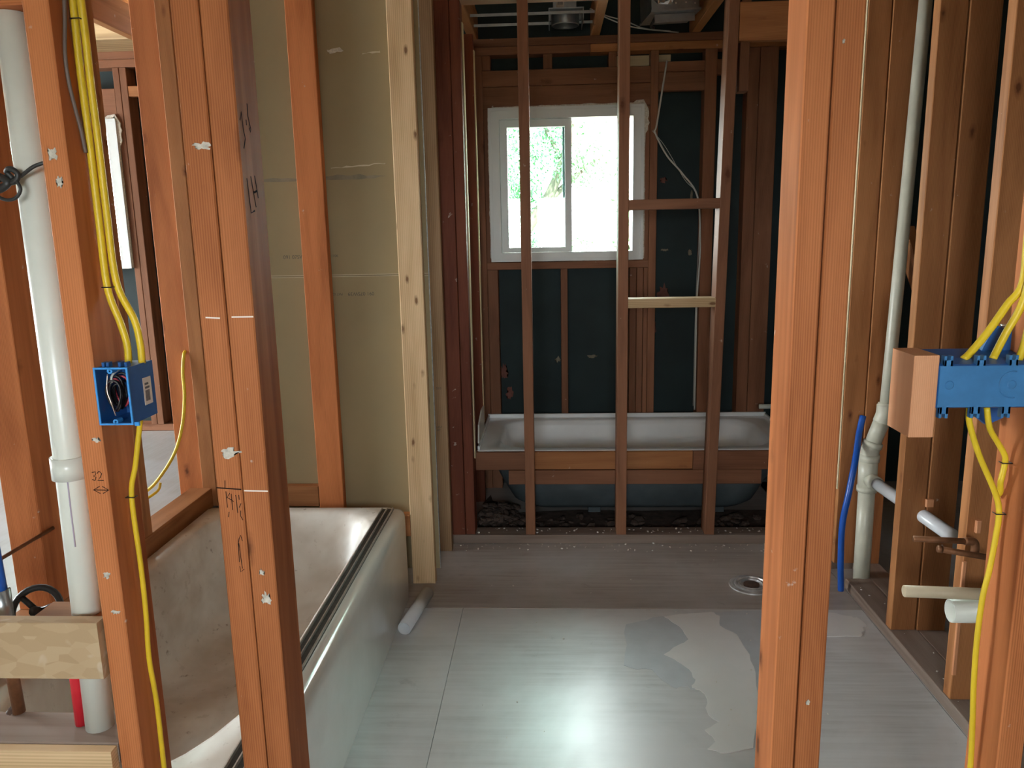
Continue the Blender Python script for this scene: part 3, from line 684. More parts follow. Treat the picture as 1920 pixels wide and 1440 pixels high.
def T(pts): return [(p[0] + 0.93, p[1] - 2.0, p[2]) for p in pts]
X0, X1, Y0, Y1, ZR = -1.312, -0.600, 1.252, 2.765, 0.360
rings = [rrect(X0, X1, Y0, Y1, 0.02, 0.30), rrect(X0, X1, Y0, Y1, 0.02, ZR - 0.004), rrect(X0 + .004, X1 - .001, Y0 + .004, Y1 - .004, 0.02, ZR),
         rrect(X0 + .055, X1 - .045, Y0 + .02, Y1 - .050, 0.16, ZR + 0.001, (.2, .45)), rrect(X0 + .064, X1 - .054, Y0 + .032, Y1 - .060, 0.155, ZR - 0.006, (.2, .45)),
         rrect(X0 + .075, X1 - .064, Y0 + .045, Y1 - .075, 0.15, ZR - 0.03, (.2, .44)), rrect(X0 + .105, X1 - .085, Y0 + .09, Y1 - .16, 0.14, 0.15, (.19, .4)),
         rrect(X0 + .125, X1 - .105, Y0 + .125, Y1 - .22, 0.13, 0.085, (.18, .36)), rrect(X0 + .165, X1 - .145, Y0 + .18, Y1 - .29, 0.11, 0.056, (.14, .3)), rrect(X0 + .25, X1 - .23, Y0 + .30, Y1 - .40, 0.08, 0.05)]
auto(link('basin', loft([T(r) for r in rings]), 'enamel_dirty', tub), 0.9)
prof = [(-0.602, 0.3605), (-0.585, 0.360), (-0.570, 0.3565), (-0.560, 0.348), (-0.556, 0.334), (-0.555, 0.30), (-0.5545, 0.05), (-0.556, 0.001), (-0.575, 0.001), (-0.575, 0.30), (-0.600, 0.345)]
bm = bmesh.new(); ys = [Y0, Y0 + 0.002, Y1 - 0.03, Y1 - 0.012, Y1]; sec = []
for q_, y in enumerate(ys):
    sh = (0.0, 0.0, 0.0, 0.003, 0.016)[q_]
    sec.append([bm.verts.new((x + 0.93 - (sh if x > -0.58 else 0), y - 2.0, z - (sh * 0.6 if z > 0.34 else 0))) for x, z in prof])
n = len(prof)
for i in range(len(sec) - 1):
    for j in range(n): bm.faces.new((sec[i][j], sec[i][(j + 1) % n], sec[i + 1][(j + 1) % n], sec[i + 1][j]))
bm.faces.new(sec[0]); bm.faces.new(sec[-1])
auto(link('apron', bm, 'enamel_cream', tub), 0.7)
tr = board('door_track', tub, -0.640 + 0.93, -0.596 + 0.93, Y0 + 0.02 - 2.0, Y1 - 0.028 - 2.0, ZR + 0.001, ZR + 0.003, 'track_dark', 'y', 0, label='dirty channel of the old sliding door')
for xx in (-0.6385, -0.6195, -0.5985):
    b_ = prism_bm(0.0035, 0.009, Y1 - Y0 - 0.05, 0.0005); r_ = link('track_rail', b_, 'aluminium', tr, (xx + 0.618, -0.0045, 0))
# the far tub in its alcove
tub2 = empty('bathtub', 'white bathtub set lengthwise under the window behind open studs', 'bathtub', (0.38, 3.71, 0))
def T2(pts): return [(p[0] - 0.38, p[1] - 3.71, p[2]) for p in pts]
X0, X1, Y0, Y1, ZR = -0.343, 1.110, 3.392, 4.034, 0.399
rings = [rrect(X0, X1, Y0, Y1, 0.012, ZR - 0.003), rrect(X0, X1, Y0, Y1, 0.012, ZR - 0.001), rrect(X0 + .003, X1 - .003, Y0 + .003, Y1 - .003, 0.012, ZR),
         rrect(X0 + .085, X1 - .09, Y0 + .05, Y1 - .055, 0.15, ZR - 0.001), rrect(X0 + .095, X1 - .10, Y0 + .06, Y1 - .065, 0.145, ZR - 0.008),
         rrect(X0 + .11, X1 - .12, Y0 + .07, Y1 - .075, 0.14, ZR - 0.03), rrect(X0 + .16, X1 - .17, Y0 + .10, Y1 - .10, 0.13, 0.17), rrect(X0 + .19, X1 - .20, Y0 + .13, Y1 - .13, 0.12, 0.125), rrect(X0 + .28, X1 - .29, Y0 + .2, Y1 - .2, 0.07, 0.115)]
auto(link('basin', loft([T2(r) for r in rings]), 'enamel_white', tub2), 0.9)
rings = [rrect(X0 + .02, X1 - .02, Y0 + .035, Y1 - .03, 0.05, ZR - 0.014), rrect(X0 + .05, X1 - .05, Y0 + .045, Y1 - .045, 0.12, 0.33), rrect(X0 + .105, X1 - .12, Y0 + .055, Y1 - .06, 0.15, 0.20),
         rrect(X0 + .15, X1 - .16, Y0 + .08, Y1 - .09, 0.15, 0.115), rrect(X0 + .20, X1 - .2, Y0 + .12, Y1 - .13, 0.13, 0.085), rrect(X0 + .28, X1 - .28, Y0 + .2, Y1 - .2, 0.08, 0.078)]
auto(link('underside', loft([T2(r) for r in rings]), 'tub_blue', tub2), 0.9)['label'] = 'blue-grey painted outside of the tub'
board('tile_flange', tub2, X0 - 0.38, X1 - 0.38, Y1 - 0.012 - 3.71, Y1 - 3.71, ZR - 0.001, ZR + 0.020, 'enamel_white', 'x', 0.002)
board('tile_flange', tub2, X0 - 0.38, X0 + 0.010 - 0.38, Y0 + 0.02 - 3.71, Y1 - 0.013 - 3.71, ZR - 0.001, ZR + 0.016, 'enamel_white', 'y', 0.002)
board('tile_flange', tub2, X1 - 0.010 - 0.38, X1 - 0.38, Y0 + 0.02 - 3.71, Y1 - 0.013 - 3.71, ZR - 0.001, ZR + 0.016, 'enamel_white', 'y', 0.002)
for xx in (0.2, 0.8): board('foot', tub2, xx - 0.03 - 0.38, xx + 0.03 - 0.38, 3.66 - 3.71, 3.80 - 3.71, 0.0, 0.08, 'tub_blue', 'z', 0.002)
tag(poly_slab('wallboard_scrap', None, [(3.44, 0.42), (3.74, 0.42), (3.73, 0.53), (3.62, 0.535), (3.47, 0.50)], -0.3445, -0.338, 'chip_white'), 'white scrap of wallboard standing at the far tub corner beside dark studs', 'scrap board')
sc = bpy.data.objects['wallboard_scrap']
for v_ in sc.data.vertices: v_.co = (v_.co[2], v_.co[0], v_.co[1])
tag(tube('spout_stub', None, [(1.11, 3.93, 0.47), (1.05, 3.93, 0.47)], 0.012, 'pvc_white', 12, 1), 'short white pipe stub above the far tub end', 'pipe')

# ================================================================== LEFT PLUMBING
vp = empty('vent_pipe', 'tall white plastic vent pipe with a coupling, left of the nearest stud', 'pipe', (-0.80, 1.2, 0.745))
def rel(o, pts): return [tuple(Vector(p) - o.location) for p in pts]
tube('pipe', vp, rel(vp, [(-0.8060, 1.2, 0.5265), (-0.7975, 1.2, 1.00), (-0.7945, 1.2, 1.7015)]), 0.0233, 'pvc_white', 28, 1)
tube('coupling', vp, rel(vp, [(-0.7985, 1.2, 0.985), (-0.7980, 1.2, 1.022)]), 0.0280, 'pvc_white', 28, 1, bore=0.0236)
tube('primer_stain', vp, rel(vp, [(-0.798, 1.2, 0.9838), (-0.798, 1.2, 0.9848)]), 0.0245, 'primer_purple', 28, 1)
tube('primer_stain', vp, rel(vp, [(-0.7905, 1.1778, 0.9835), (-0.7915, 1.1776, 0.93), (-0.7920, 1.1774, 0.872)]), 0.0012, 'primer_purple', 6, 3)
board('upper_block', wf, -1.30, -0.747, YF + 0.01, YB, 1.702, 1.74, 'fir', 'x')
ct = empty('cord_tie', 'black cord knotted around the white vent pipe', 'cord', (-0.80, 1.165, 1.46))
tube('cord', ct, rel(ct, [(-0.747, 1.162, 1.485), (-0.765, 1.158, 1.478), (-0.786, 1.160, 1.466), (-0.800, 1.163, 1.462)]), 0.0028, 'strap_black', 8)
tube('cord', ct, rel(ct, [(-0.7995, 1.1600, 1.462), (-0.806, 1.158, 1.472), (-0.797, 1.154, 1.476), (-0.787, 1.154, 1.468), (-0.792, 1.154, 1.458), (-0.806, 1.156, 1.455), (-0.822, 1.160, 1.450), (-0.838, 1.165, 1.452)]), 0.0042, 'strap_black', 8)
tube('cord', ct, rel(ct, [(-0.790, 1.153, 1.460), (-0.784, 1.151, 1.446), (-0.792, 1.150, 1.434), (-0.806, 1.150, 1.431), (-0.822, 1.152, 1.437), (-0.836, 1.156, 1.446)]), 0.0026, 'strap_black', 8)
tube('knot', ct, rel(ct, [(-0.812, 1.156, 1.464), (-0.803, 1.152, 1.455), (-0.820, 1.154, 1.446), (-0.828, 1.158, 1.456), (-0.813, 1.156, 1.466)]), 0.0055, 'strap_black', 8)

tag(tube('copper_pipe', None, [(-0.983, 1.235, 0.7055), (-0.9785, 1.235, 0.527)], 0.0105, 'copper_dull', 14, 1), 'dull copper riser between the two blocks left of the red tube', 'pipe')
tag(tube('water_tube', None, [(-0.8395, 1.205, 0.7055), (-0.8420, 1.205, 0.5265)], 0.0110, 'pex_red', 14, 1), 'red plastic water tube beside the white vent pipe', 'pipe')
bt = empty('water_tube', 'blue plastic water tube with a metal nut above the strandboard block', 'pipe', (-0.972, 1.225, 0.70))
tube('tube', bt, rel(bt, [(-0.9700, 1.225, 0.765), (-0.974, 1.225, 0.90), (-0.99, 1.228, 1.2), (-1.0, 1.228, 1.7005)]), 0.0110, 'pex_blue', 14, 4)
tube('nut', bt, rel(bt, [(-0.9705, 1.225, 0.700), (-0.970, 1.225, 0.772)]), 0.0155, 'galvanised', 8, 1)
hw = empty('valve_handwheel', 'black iron valve handwheel behind the strandboard block', 'valve', (-0.955, 1.285, 0.700))
hw.rotation_euler = (math.radians(62), 0, math.radians(8))
tube('wheel_rim', hw, [(0.043 * math.cos(a), 0.043 * math.sin(a), 0) for a in [2 * math.pi * i / 28 for i in range(28)]], 0.0062, 'iron_dark', 10, 1, closed=True)
for a in (0.3, 2.4, 4.5): tube('spoke', hw, [(0.006 * math.cos(a), 0.006 * math.sin(a), -0.004), (0.041 * math.cos(a), 0.041 * math.sin(a), 0)], 0.0055, 'iron_dark', 8, 1)
tube('stem', hw, [(0, 0, -0.030), (0, 0, 0.010)], 0.009, 'iron_dark', 10, 1)
op = empty('overflow_pipe', 'rusty slanting overflow pipe seen below the strandboard block', 'pipe', (-1.02, 1.33, 0.4))
tube('pipe', op, rel(op, [(-1.075, 1.235, 0.415), (-0.998, 1.240, 0.512)]), 0.0115, 'iron_rust', 12, 1)
tube('collar', op, rel(op, [(-1.004, 1.2395, 0.505), (-0.988, 1.2405, 0.524)]), 0.0150, 'iron_rust', 12, 1)
tag(tube('copper_tube', None, [(-1.3235, 1.888, 0.625), (-1.3235, 1.262, 0.627)], 0.0048, 'copper_dull', 10, 1), 'thin brown copper tube entering the wide left stud', 'pipe')

# ================================================================== LEFT SWITCH BOX AND CABLES
bx = empty('switch_box', 'open blue plastic switch box nailed to the near left stud', 'electrical box', (-0.6795, 1.19, 1.132))
def obox(name, parent, x0, x1, y0, y1, z0, z1, t, mat, openy):
    """thin-walled box open on one y side"""
    bm = bmesh.new(); yo = y0 if openy < 0 else y1; yi = (y1 - t) if openy < 0 else (y0 + t); yb = y1 if openy < 0 else y0
    def q(a, b, c, d, y): return [bm.verts.new((p[0], y, p[1])) for p in ((a, c), (b, c), (b, d), (a, d))]
    A = q(x0, x1, z0, z1, yo); B = q(x0, x1, z0, z1, yb); C = q(x0 + t, x1 - t, z0 + t, z1 - t, yo); D = q(x0 + t, x1 - t, z0 + t, z1 - t, yi)
    for i in range(4):
        k = (i + 1) % 4
        bm.faces.new((A[i], A[k], B[k], B[i])); bm.faces.new((C[i], C[k], D[k], D[i])); bm.faces.new((A[i], A[k], C[k], C[i]))
    bm.faces.new(B); bm.faces.new(D)
    return link(name, bm, mat, parent)
c0 = bx.location
obox('body', bx, -0.7056 - c0.x, -0.653 - c0.x, 1.1495 - c0.y, 1.226 - c0.y, 1.087 - c0.z, 1.176 - c0.z, 0.0022, 'box_blue', -1)
rf = ring_frame('rim', bx, -0.7062 - c0.x, -0.652 - c0.x, 1.0862 - c0.z, 1.1772 - c0.z, 0.0028, 0.0028, 0.0026, 0.0026, 1.1475 - c0.y, 1.1502 - c0.y, 'box_rim_blue')
for z_, s_ in ((1.1715, 1), (1.0915, -1)):
    lathe('screw_boss', bx, [(0.0016, 0.0), (0.0016, -0.003), (0.0042, -0.003), (0.0042, 0.012)], 'box_rim_blue', (-0.680 - c0.x, 1.1505 - c0.y, z_ - c0.z), 16, rotm=(-math.pi / 2, 0, 0))
for x_ in (-0.698, -0.691, -0.672, -0.662): board('clamp_tab', bx, x_ - c0.x, x_ + 0.0045 - c0.x, 1.158 - c0.y, 1.170 - c0.y, 1.1763 - c0.z, 1.1835 - c0.z, 'box_blue', 'z', 0.0008)
board('clamp_tab', bx, -0.6525 - c0.x, -0.645 - c0.x, 1.151 - c0.y, 1.156 - c0.y, 1.084 - c0.z, 1.090 - c0.z, 'box_rim_blue', 'z', 0.0008)
lb = board('barcode_label', bx, -0.6532 - c0.x, -0.6526 - c0.x, 1.190 - c0.y, 1.215 - c0.y, 1.108 - c0.z, 1.152 - c0.z, 'label_paper', 'z', 0)
for i, (za, zb, ya, yb) in enumerate(((1.140, 1.1435, 1.1945, 1.206), (1.134, 1.1375, 1.1945, 1.2085))):
    board('print_line', lb, -0.0001, 0.0005, ya - 1.2025, yb - 1.2025, za - 1.13, zb - 1.13, 'label_print', 'z', 0)
for i in range(11):
    yy = 1.1945 + i * 0.00125; board('bar_line', lb, -0.0001, 0.0005, yy - 1.2025, yy + (0.0005 if i % 3 else 0.0009) - 1.2025, 1.114 - 1.13, 1.1315 - 1.13, 'label_print', 'z', 0)
wi = empty('wire_bundle', 'folded bundle of black and red wires inside the left switch box', 'wire', (-0.672, 1.19, 1.11))
rw = random.Random(11)
for i in range(9):
    red = i in (2, 6); cx, cz = -0.6865 + rw.uniform(-0.003, 0.004), 1.131 + rw.uniform(-0.004, 0.004)
    a_, b_ = 0.0075 + rw.uniform(0, 0.004) + (0.0025 if red else 0), 0.024 + rw.uniform(-0.006, 0.004); yy = 1.162 + i * 0.0042
    tl = rw.uniform(-0.15, 0.15)
    pts = [(cx + a_ * math.cos(t) + tl * b_ * math.sin(t) * 0.3, yy + 0.003 * math.sin(2 * t), cz + b_ * math.sin(t)) for t in [2 * math.pi * j / 18 for j in range(18)]]
    tube('red_wire' if red else 'black_wire', wi, rel(wi, pts), 0.0017, 'wire_red' if red else 'wire_black', 8, 1, closed=True)
tube('ground_wire', wi, rel(wi, [(-0.690, 1.158, 1.165), (-0.692, 1.155, 1.14), (-0.687, 1.154, 1.12), (-0.684, 1.157, 1.099)]), 0.0010, 'copper_bare', 6)
tube('white_wire', wi, rel(wi, [(-0.680, 1.20, 1.1735), (-0.688, 1.17, 1.163), (-0.689, 1.164, 1.150)]), 0.0018, 'cable_white', 8)
RC = 0.0056
def cable(label, pts, mat='cable_yellow', r=RC, name='cable', staples=(), group=None):
    if mat == 'cable_yellow': group = 'yellow electrical cables'
    if 'down the' in label or 'short' in label: r = 0.0044
    e = empty(name, label, 'cable', pts[-1], group)
    tube('sheath', e, rel(e, pts), r, mat, 10, 6)
    for (p, ax) in staples:
        d = Vector(ax) * 0.007
        tube('staple', e, rel(e, [Vector(p) - d + Vector((0, 0.006, 0)), Vector(p) - d - Vector((0, r + 0.001, 0)), Vector(p) + d - Vector((0, r + 0.001, 0)), Vector(p) + d + Vector((0, 0.006, 0))]), 0.0009, 'iron_dark', 6, 1)
    return e
cable('yellow cable dropping into the back of the left switch box, nearer the stud', [(-0.6990, 1.2, 2.268), (-0.6990, 1.2, 1.80), (-0.6990, 1.2, 1.688), (-0.7000, 1.2, 1.636), (-0.6990, 1.2, 1.521), (-0.6990, 1.2, 1.394), (-0.6980, 1.2, 1.296), (-0.684, 1.2, 1.241), (-0.677, 1.2, 1.205), (-0.678, 1.2, 1.1745)], staples=(((-0.694, 1.198, 1.690), (1, 0, 0)), ((-0.695, 1.198, 1.297), (1, 0, 0))))
cable('yellow cable bending into the outer top corner of the left switch box', [(-0.6870, 1.2, 2.268), (-0.6870, 1.2, 1.80), (-0.6870, 1.202, 1.673), (-0.6880, 1.203, 1.605), (-0.6875, 1.204, 1.513), (-0.6885, 1.206, 1.41), (-0.6870, 1.208, 1.304), (-0.664, 1.206, 1.245), (-0.6575, 1.204, 1.206), (-0.6580, 1.204, 1.1745)])
cable('dark grey cable bowing beside the yellow pair on the left stud', [(-0.700, 1.186, 2.268), (-0.700, 1.186, 1.80), (-0.702, 1.182, 1.70), (-0.703, 1.172, 1.64), (-0.703, 1.172, 1.60), (-0.7025, 1.180, 1.56), (-0.702, 1.187, 1.53), (-0.7020, 1.192, 1.50)], 'cable_grey', 0.0028)
cable('yellow cable running down the left stud from the switch box', [(-0.668, 1.20, 1.0885), (-0.686, 1.2, 1.007), (-0.699, 1.2, 0.952), (-0.6975, 1.2, 0.829), (-0.6985, 1.2, 0.742), (-0.6995, 1.195, 0.662), (-0.6985, 1.2, 0.58), (-0.6985, 1.2, 0.496), (-0.6995, 1.2, 0.36), (-0.6995, 1.2, 0.20)], staples=(((-0.698, 1.197, 0.952), (1, 0, 0)),))
cable('loose yellow cable looping out of a hole in the corner stud', [(-1.386, 2.853, 0.950), (-1.386, 2.838, 0.938), (-1.392, 2.828, 0.875), (-1.390, 2.818, 0.783), (-1.405, 2.805, 0.67), (-1.440, 2.79, 0.565), (-1.505, 2.77, 0.468), (-1.56, 2.76, 0.420), (-1.66, 2.74, 0.360)], r=0.0062)
cable('thin tan cable end under the loose yellow loop', [(-1.50, 2.78, 0.455), (-1.51, 2.77, 0.425), (-1.56, 2.74, 0.392), (-1.63, 2.72, 0.352)], 'cable_yellow', 0.005)

# ================================================================== RIGHT: STACK, STUBS, BOX
ws = empty('waste_stack', 'cream plastic waste stack with a tee and an offset bend against the right framing', 'pipe', (1.185, 2.87, 0))
tube('lower_pipe', ws, rel(ws, [(1.183, 2.87, 0.004), (1.180, 2.87, 0.42)]), 0.0300, 'pvc_cream', 24, 1)
tube('tee', ws, rel(ws, [(1.180, 2.87, 0.385), (1.1795, 2.87, 0.520)]), 0.0340, 'pvc_cream', 24, 1)
tube('collar', ws, rel(ws, [(1.180, 2.87, 0.382), (1.180, 2.87, 0.402)]), 0.0365, 'pvc_cream', 24, 1)
tube('collar', ws, rel(ws, [(1.180, 2.87, 0.500), (1.181, 2.87, 0.527)]), 0.0370, 'pvc_cream', 24, 1)
tube('bend', ws, rel(ws, [(1.181, 2.87, 0.520), (1.183, 2.87, 0.545), (1.190, 2.87, 0.568)]), 0.0325, 'pvc_cream', 24, 6)
tube('collar', ws, rel(ws, [(1.1865, 2.87, 0.555), (1.192, 2.87, 0.574)]), 0.0355, 'pvc_cream', 24, 1)
tube('offset_pipe', ws, rel(ws, [(1.190, 2.87, 0.568), (1.222, 2.87, 0.668)]), 0.0285, 'pvc_cream', 24, 1)
tube('bend', ws, rel(ws, [(1.216, 2.87, 0.648), (1.226, 2.87, 0.680), (1.2275, 2.87, 0.715)]), 0.0310, 'pvc_cream', 24, 6)
tube('collar', ws, rel(ws, [(1.2275, 2.87, 0.702), (1.228, 2.87, 0.722)]), 0.0275, 'pvc_cream', 24, 1)
tube('upper_pipe', ws, rel(ws, [(1.2275, 2.87, 0.71), (1.2315, 2.87, 0.86), (1.2645, 2.87, 2.27)]), 0.0215, 'pvc_cream', 24, 1)
tube('branch_hub', ws, rel(ws, [(1.182, 2.85, 0.432), (1.186, 2.80, 0.433)]), 0.0270, 'pvc_cream', 24, 1)
tube('branch_arm', ws, rel(ws, [(1.186, 2.812, 0.433), (1.1985, 2.28, 0.443)]), 0.0215, 'pvc_grey', 24, 1)
tag(tube('water_tube', None, [(1.170, 2.925, 0.66), (1.150, 2.90, 0.60), (1.112, 2.82, 0.53), (1.080, 2.78, 0.408), (1.064, 2.78, 0.283), (1.0705, 2.79, 0.135), (1.079, 2.80, 0.055), (1.082, 2.80, 0.012)], 0.0115, 'pex_blue', 14), 'blue plastic water tube curving beside the cream waste stack', 'pipe')
tag(tube('drain_stub', None, [(1.195, 1.90, 0.392), (1.012, 1.90, 0.3935)], 0.0295, 'pvc_white', 24, 1, bore=0.0255), 'thick white drain stub with an open end, under the beige one', 'pipe')
tag(tube('supply_stub', None, [(1.195, 1.90, 0.436), (0.893, 1.90, 0.4475)], 0.0150, 'pvc_beige', 20, 1, bore=0.0120), 'thin beige pipe stub with an open end by the right framing', 'pipe')
s1 = empty('copper_stub', 'upper brown copper stub under the grey waste arm', 'pipe', (1.0, 2.0, 0.54))
tube('pipe', s1, rel(s1, [(0.953, 2.0, 0.5485), (1.115, 2.0, 0.540)]), 0.0080, 'copper_dull', 12, 1); tube('elbow', s1, rel(s1, [(1.085, 2.0, 0.5415), (1.108, 2.0, 0.540), (1.114, 2.0, 0.528), (1.114, 2.0, 0.50)]), 0.0105, 'copper_dull', 12, 4)
s2 = empty('copper_stub', 'lower brown copper stub slanting toward the near right stud', 'pipe', (1.05, 1.95, 0.51))
tube('pipe', s2, rel(s2, [(0.995, 1.95, 0.541), (1.13, 1.95, 0.516)]), 0.0080, 'copper_dull', 12, 1); tube('cap', s2, rel(s2, [(0.993, 1.95, 0.5413), (1.003, 1.95, 0.5395)]), 0.0095, 'copper_dull', 12, 1)

gb = empty('switch_box', 'wide blue three-gang box with its back turned, between wood block and right stud', 'electrical box', (0.638, 1.2, 1.13))
g0 = gb.location
bm = bmesh.new()
lev = [(1.163, 0.571, 0.7045, 1.100, 1.163), (1.166, 0.5695, 0.7055, 1.0985, 1.1645), (1.190, 0.5690, 0.7065, 1.0925, 1.170), (1.2385, 0.5685, 0.7070, 1.0860, 1.1765)]
RR = [[bm.verts.new((x - g0.x, y - g0.y, z - g0.z)) for x, z in ((a, c), (b, c), (b, d), (a, d))] for y, a, b, c, d in lev]
RR.append([bm.verts.new((x - g0.x, 1.2385 - g0.y, z - g0.z)) for x, z in ((0.571, 1.0885), (0.7045, 1.0885), (0.7045, 1.174), (0.571, 1.174))])
RR.append([bm.verts.new((x - g0.x, 1.168 - g0.y, z - g0.z)) for x, z in ((0.573, 1.102), (0.7025, 1.102), (0.7025, 1.161), (0.573, 1.161))])
for i in range(len(RR) - 1):
    for j in range(4): bm.faces.new((RR[i][j], RR[i][(j + 1) % 4], RR[i + 1][(j + 1) % 4], RR[i + 1][j]))
bm.faces.new(RR[0]); bm.faces.new(RR[-1]); link('body', bm, 'box_blue', gb)
plain('box_back_blue', (0.055, 0.205, 0.44), 0.33, var=0.2, scale=24)
board('back_plate', gb, 0.5715 - g0.x, 0.7040 - g0.x, 1.1612 - g0.y, 1.1632 - g0.y, 1.1005 - g0.z, 1.1625 - g0.z, 'box_back_blue', 'z', 0.0006)
for x_ in (0.583, 0.630, 0.676):
    for s_ in (-1, 1): board('clamp_tab', gb, x_ + 0.0045 * s_ - 0.002 - g0.x, x_ + 0.0045 * s_ + 0.002 - g0.x, 1.1615 - g0.y, 1.172 - g0.y, 1.160 - g0.z, 1.1775 - g0.z, 'box_back_blue', 'z', 0.0006)
    board('clamp_bridge', gb, x_ - 0.0065 - g0.x, x_ + 0.0065 - g0.x, 1.1615 - g0.y, 1.1665 - g0.y, 1.158 - g0.z, 1.171 - g0.z, 'box_back_blue', 'z', 0.0006)
for x_ in (0.582, 0.628, 0.672):
    for s_ in (-1, 1): board('clamp_tab', gb, x_ + 0.0045 * s_ - 0.002 - g0.x, x_ + 0.0045 * s_ + 0.002 - g0.x, 1.1615 - g0.y, 1.172 - g0.y, 1.0835 - g0.z, 1.103 - g0.z, 'box_back_blue', 'z', 0.0006)
    board('clamp_bridge', gb, x_ - 0.0065 - g0.x, x_ + 0.0065 - g0.x, 1.1615 - g0.y, 1.1665 - g0.y, 1.090 - g0.z, 1.103 - g0.z, 'box_back_blue', 'z', 0.0006)
for x_ in (0.5865, 0.676): lathe('moulded_boss', gb, [(0.0001, 0.0010), (0.0055, 0.0010), (0.0068, 0.0), (0.0075, -0.001)], 'box_back_blue', (x_ - g0.x, 1.1612 - g0.y, 1.134 - g0.z), 20, rotm=(math.pi / 2, 0, 0))
tube('moulded_ridge', gb, [(0.678 + 0.020 * math.cos(a) - g0.x, 1.1612 - g0.y, 1.134 + 0.020 * math.sin(a) - g0.z) for a in [math.radians(80 + 200 * i / 16) for i in range(17)]], 0.0010, 'box_back_blue', 6, 1)
poly_slab('nail_flange', gb, [(0.660 - g0.x, 1.168 - g0.z), (0.706 - g0.x, 1.168 - g0.z), (0.706 - g0.x, 1.205 - g0.z), (0.688 - g0.x, 1.212 - g0.z), (0.676 - g0.x, 1.204 - g0.z)], 1.226 - g0.y, 1.2385 - g0.y, 'box_blue', plane='xz')
poly_slab('nail_flange', gb, [(0.664 - g0.x, 1.092 - g0.z), (0.706 - g0.x, 1.092 - g0.z), (0.706 - g0.x, 1.068 - g0.z), (0.682 - g0.x, 1.056 - g0.z), (0.670 - g0.x, 1.066 - g0.z)], 1.226 - g0.y, 1.2385 - g0.y, 'box_blue', plane='xz')
tube('nail', gb, rel(gb, [(0.690, 1.2275, 1.2135), (0.7065, 1.2310, 1.2125)]), 0.0022, 'galv_nail', 10, 1)
tag(board('wood_block', None, 0.5310, 0.5672, 1.1560, 1.232, 1.056, 1.1795, 'fresh_lit_fir', 'z', 0.0012), 'fresh-cut wood block pinned to the left end of the wide blue box', 'wood block')
cable('yellow cable leaving the wide blue box nearest the wood block', [(0.616, 1.186, 1.1685), (0.628, 1.19, 1.178), (0.653, 1.195, 1.208), (0.680, 1.20, 1.248), (0.699, 1.2, 1.280), (0.7005, 1.202, 1.36), (0.7005, 1.2, 1.6), (0.7005, 1.2, 2.268)])
cable('yellow cable leaving the middle of the wide blue box top', [(0.659, 1.186, 1.1685), (0.666, 1.19, 1.180), (0.680, 1.193, 1.210), (0.692, 1.188, 1.243), (0.6995, 1.186, 1.285), (0.7005, 1.184, 1.36), (0.7005, 1.184, 1.6), (0.7005, 1.184, 2.268)])
cable('yellow cable leaving the wide blue box closest to the stud', [(0.6935, 1.180, 1.1685), (0.6965, 1.175, 1.195), (0.6995, 1.172, 1.24), (0.7005, 1.168, 1.36), (0.7005, 1.168, 1.6), (0.7005, 1.168, 2.268)])
cable('long yellow cable from the wide blue box down the right stud to the floor', [(0.629, 1.182, 1.0945), (0.632, 1.182, 1.07), (0.655, 1.19, 1.018), (0.689, 1.198, 0.955), (0.6985, 1.198, 0.922), (0.6985, 1.200, 0.877), (0.694, 1.2, 0.823), (0.688, 1.2, 0.777), (0.686, 1.2, 0.702), (0.688, 1.2, 0.626), (0.693, 1.2, 0.547), (0.697, 1.2, 0.457), (0.699, 1.2, 0.25), (0.699, 1.2, 0.05)], staples=(((0.698, 1.196, 0.921), (1, 0, 0)),))
cable('short yellow cable stapled below the wide blue box', [(0.655, 1.182, 1.0945), (0.664, 1.185, 1.062), (0.684, 1.195, 1.036), (0.6975, 1.197, 1.015), (0.6995, 1.198, 1.0), (0.6975, 1.198, 0.983), (0.6965, 1.199, 0.97), (0.701, 1.205, 0.953), (0.7020, 1.215, 0.942)], staples=(((0.699, 1.195, 1.004), (1, 0, 0)),))

# ================================================================== FLOOR ITEMS
tag(tube('pipe_offcut', None, [(-0.523, 2.470, 0.0245), (-0.484, 2.742, 0.0245)], 0.0240, 'pvc_grey', 28, 1, bore=0.0205), 'white plastic pipe offcut lying on the floor by the tub apron', 'pipe')
fd = empty('floor_drain', 'round metal toilet flange set in the floor by the right doorway studs', 'drain', (0.765, 2.865, 0.0))
lathe('flange', fd, [(0.085, 0.0005), (0.084, 0.005), (0.072, 0.007), (0.068, 0.004), (0.060, 0.003)], 'chrome', (0, 0, 0), 40)
lathe('ring', fd, [(0.064, 0.003), (0.064, 0.011), (0.058, 0.012), (0.054, 0.005), (0.048, 0.004)], 'chrome', (0, 0, 0), 40)
lathe('pipe_mouth', fd, [(0.050, 0.003), (0.048, 0.010), (0.042, 0.010), (0.040, 0.0015), (0.0, 0.0012)], 'chrome', (0, 0, 0), 40)
lathe('plug', fd, [(0.030, 0.0013), (0.030, 0.007), (0.024, 0.009), (0.0, 0.0085)], 'iron_rust', (0, 0, 0), 28)
def chips(name, label, boxes, n, mat, smin, smax, seed):
    rr = random.Random(seed); bm = bmesh.new()
    for _ in range(n):
        b = rr.choice(boxes); c = Vector((rr.uniform(b[0], b[1]), rr.uniform(b[2], b[3]), b[4])); s = rr.uniform(smin, smax)
        m = Matrix.Translation(c + Vector((0, 0, s * 0.3))) @ Euler((rr.uniform(-.4, .4), rr.uniform(-.4, .4), rr.uniform(0, 6.28))).to_matrix().to_4x4() @ Matrix.Diagonal((s, s * rr.uniform(.4, 1), s * rr.uniform(.25, .6), 1))
        bmesh.ops.create_icosphere(bm, subdivisions=1, radius=0.5, matrix=m)
    return tag(link(name, bm, mat), label, 'debris', kind='stuff')
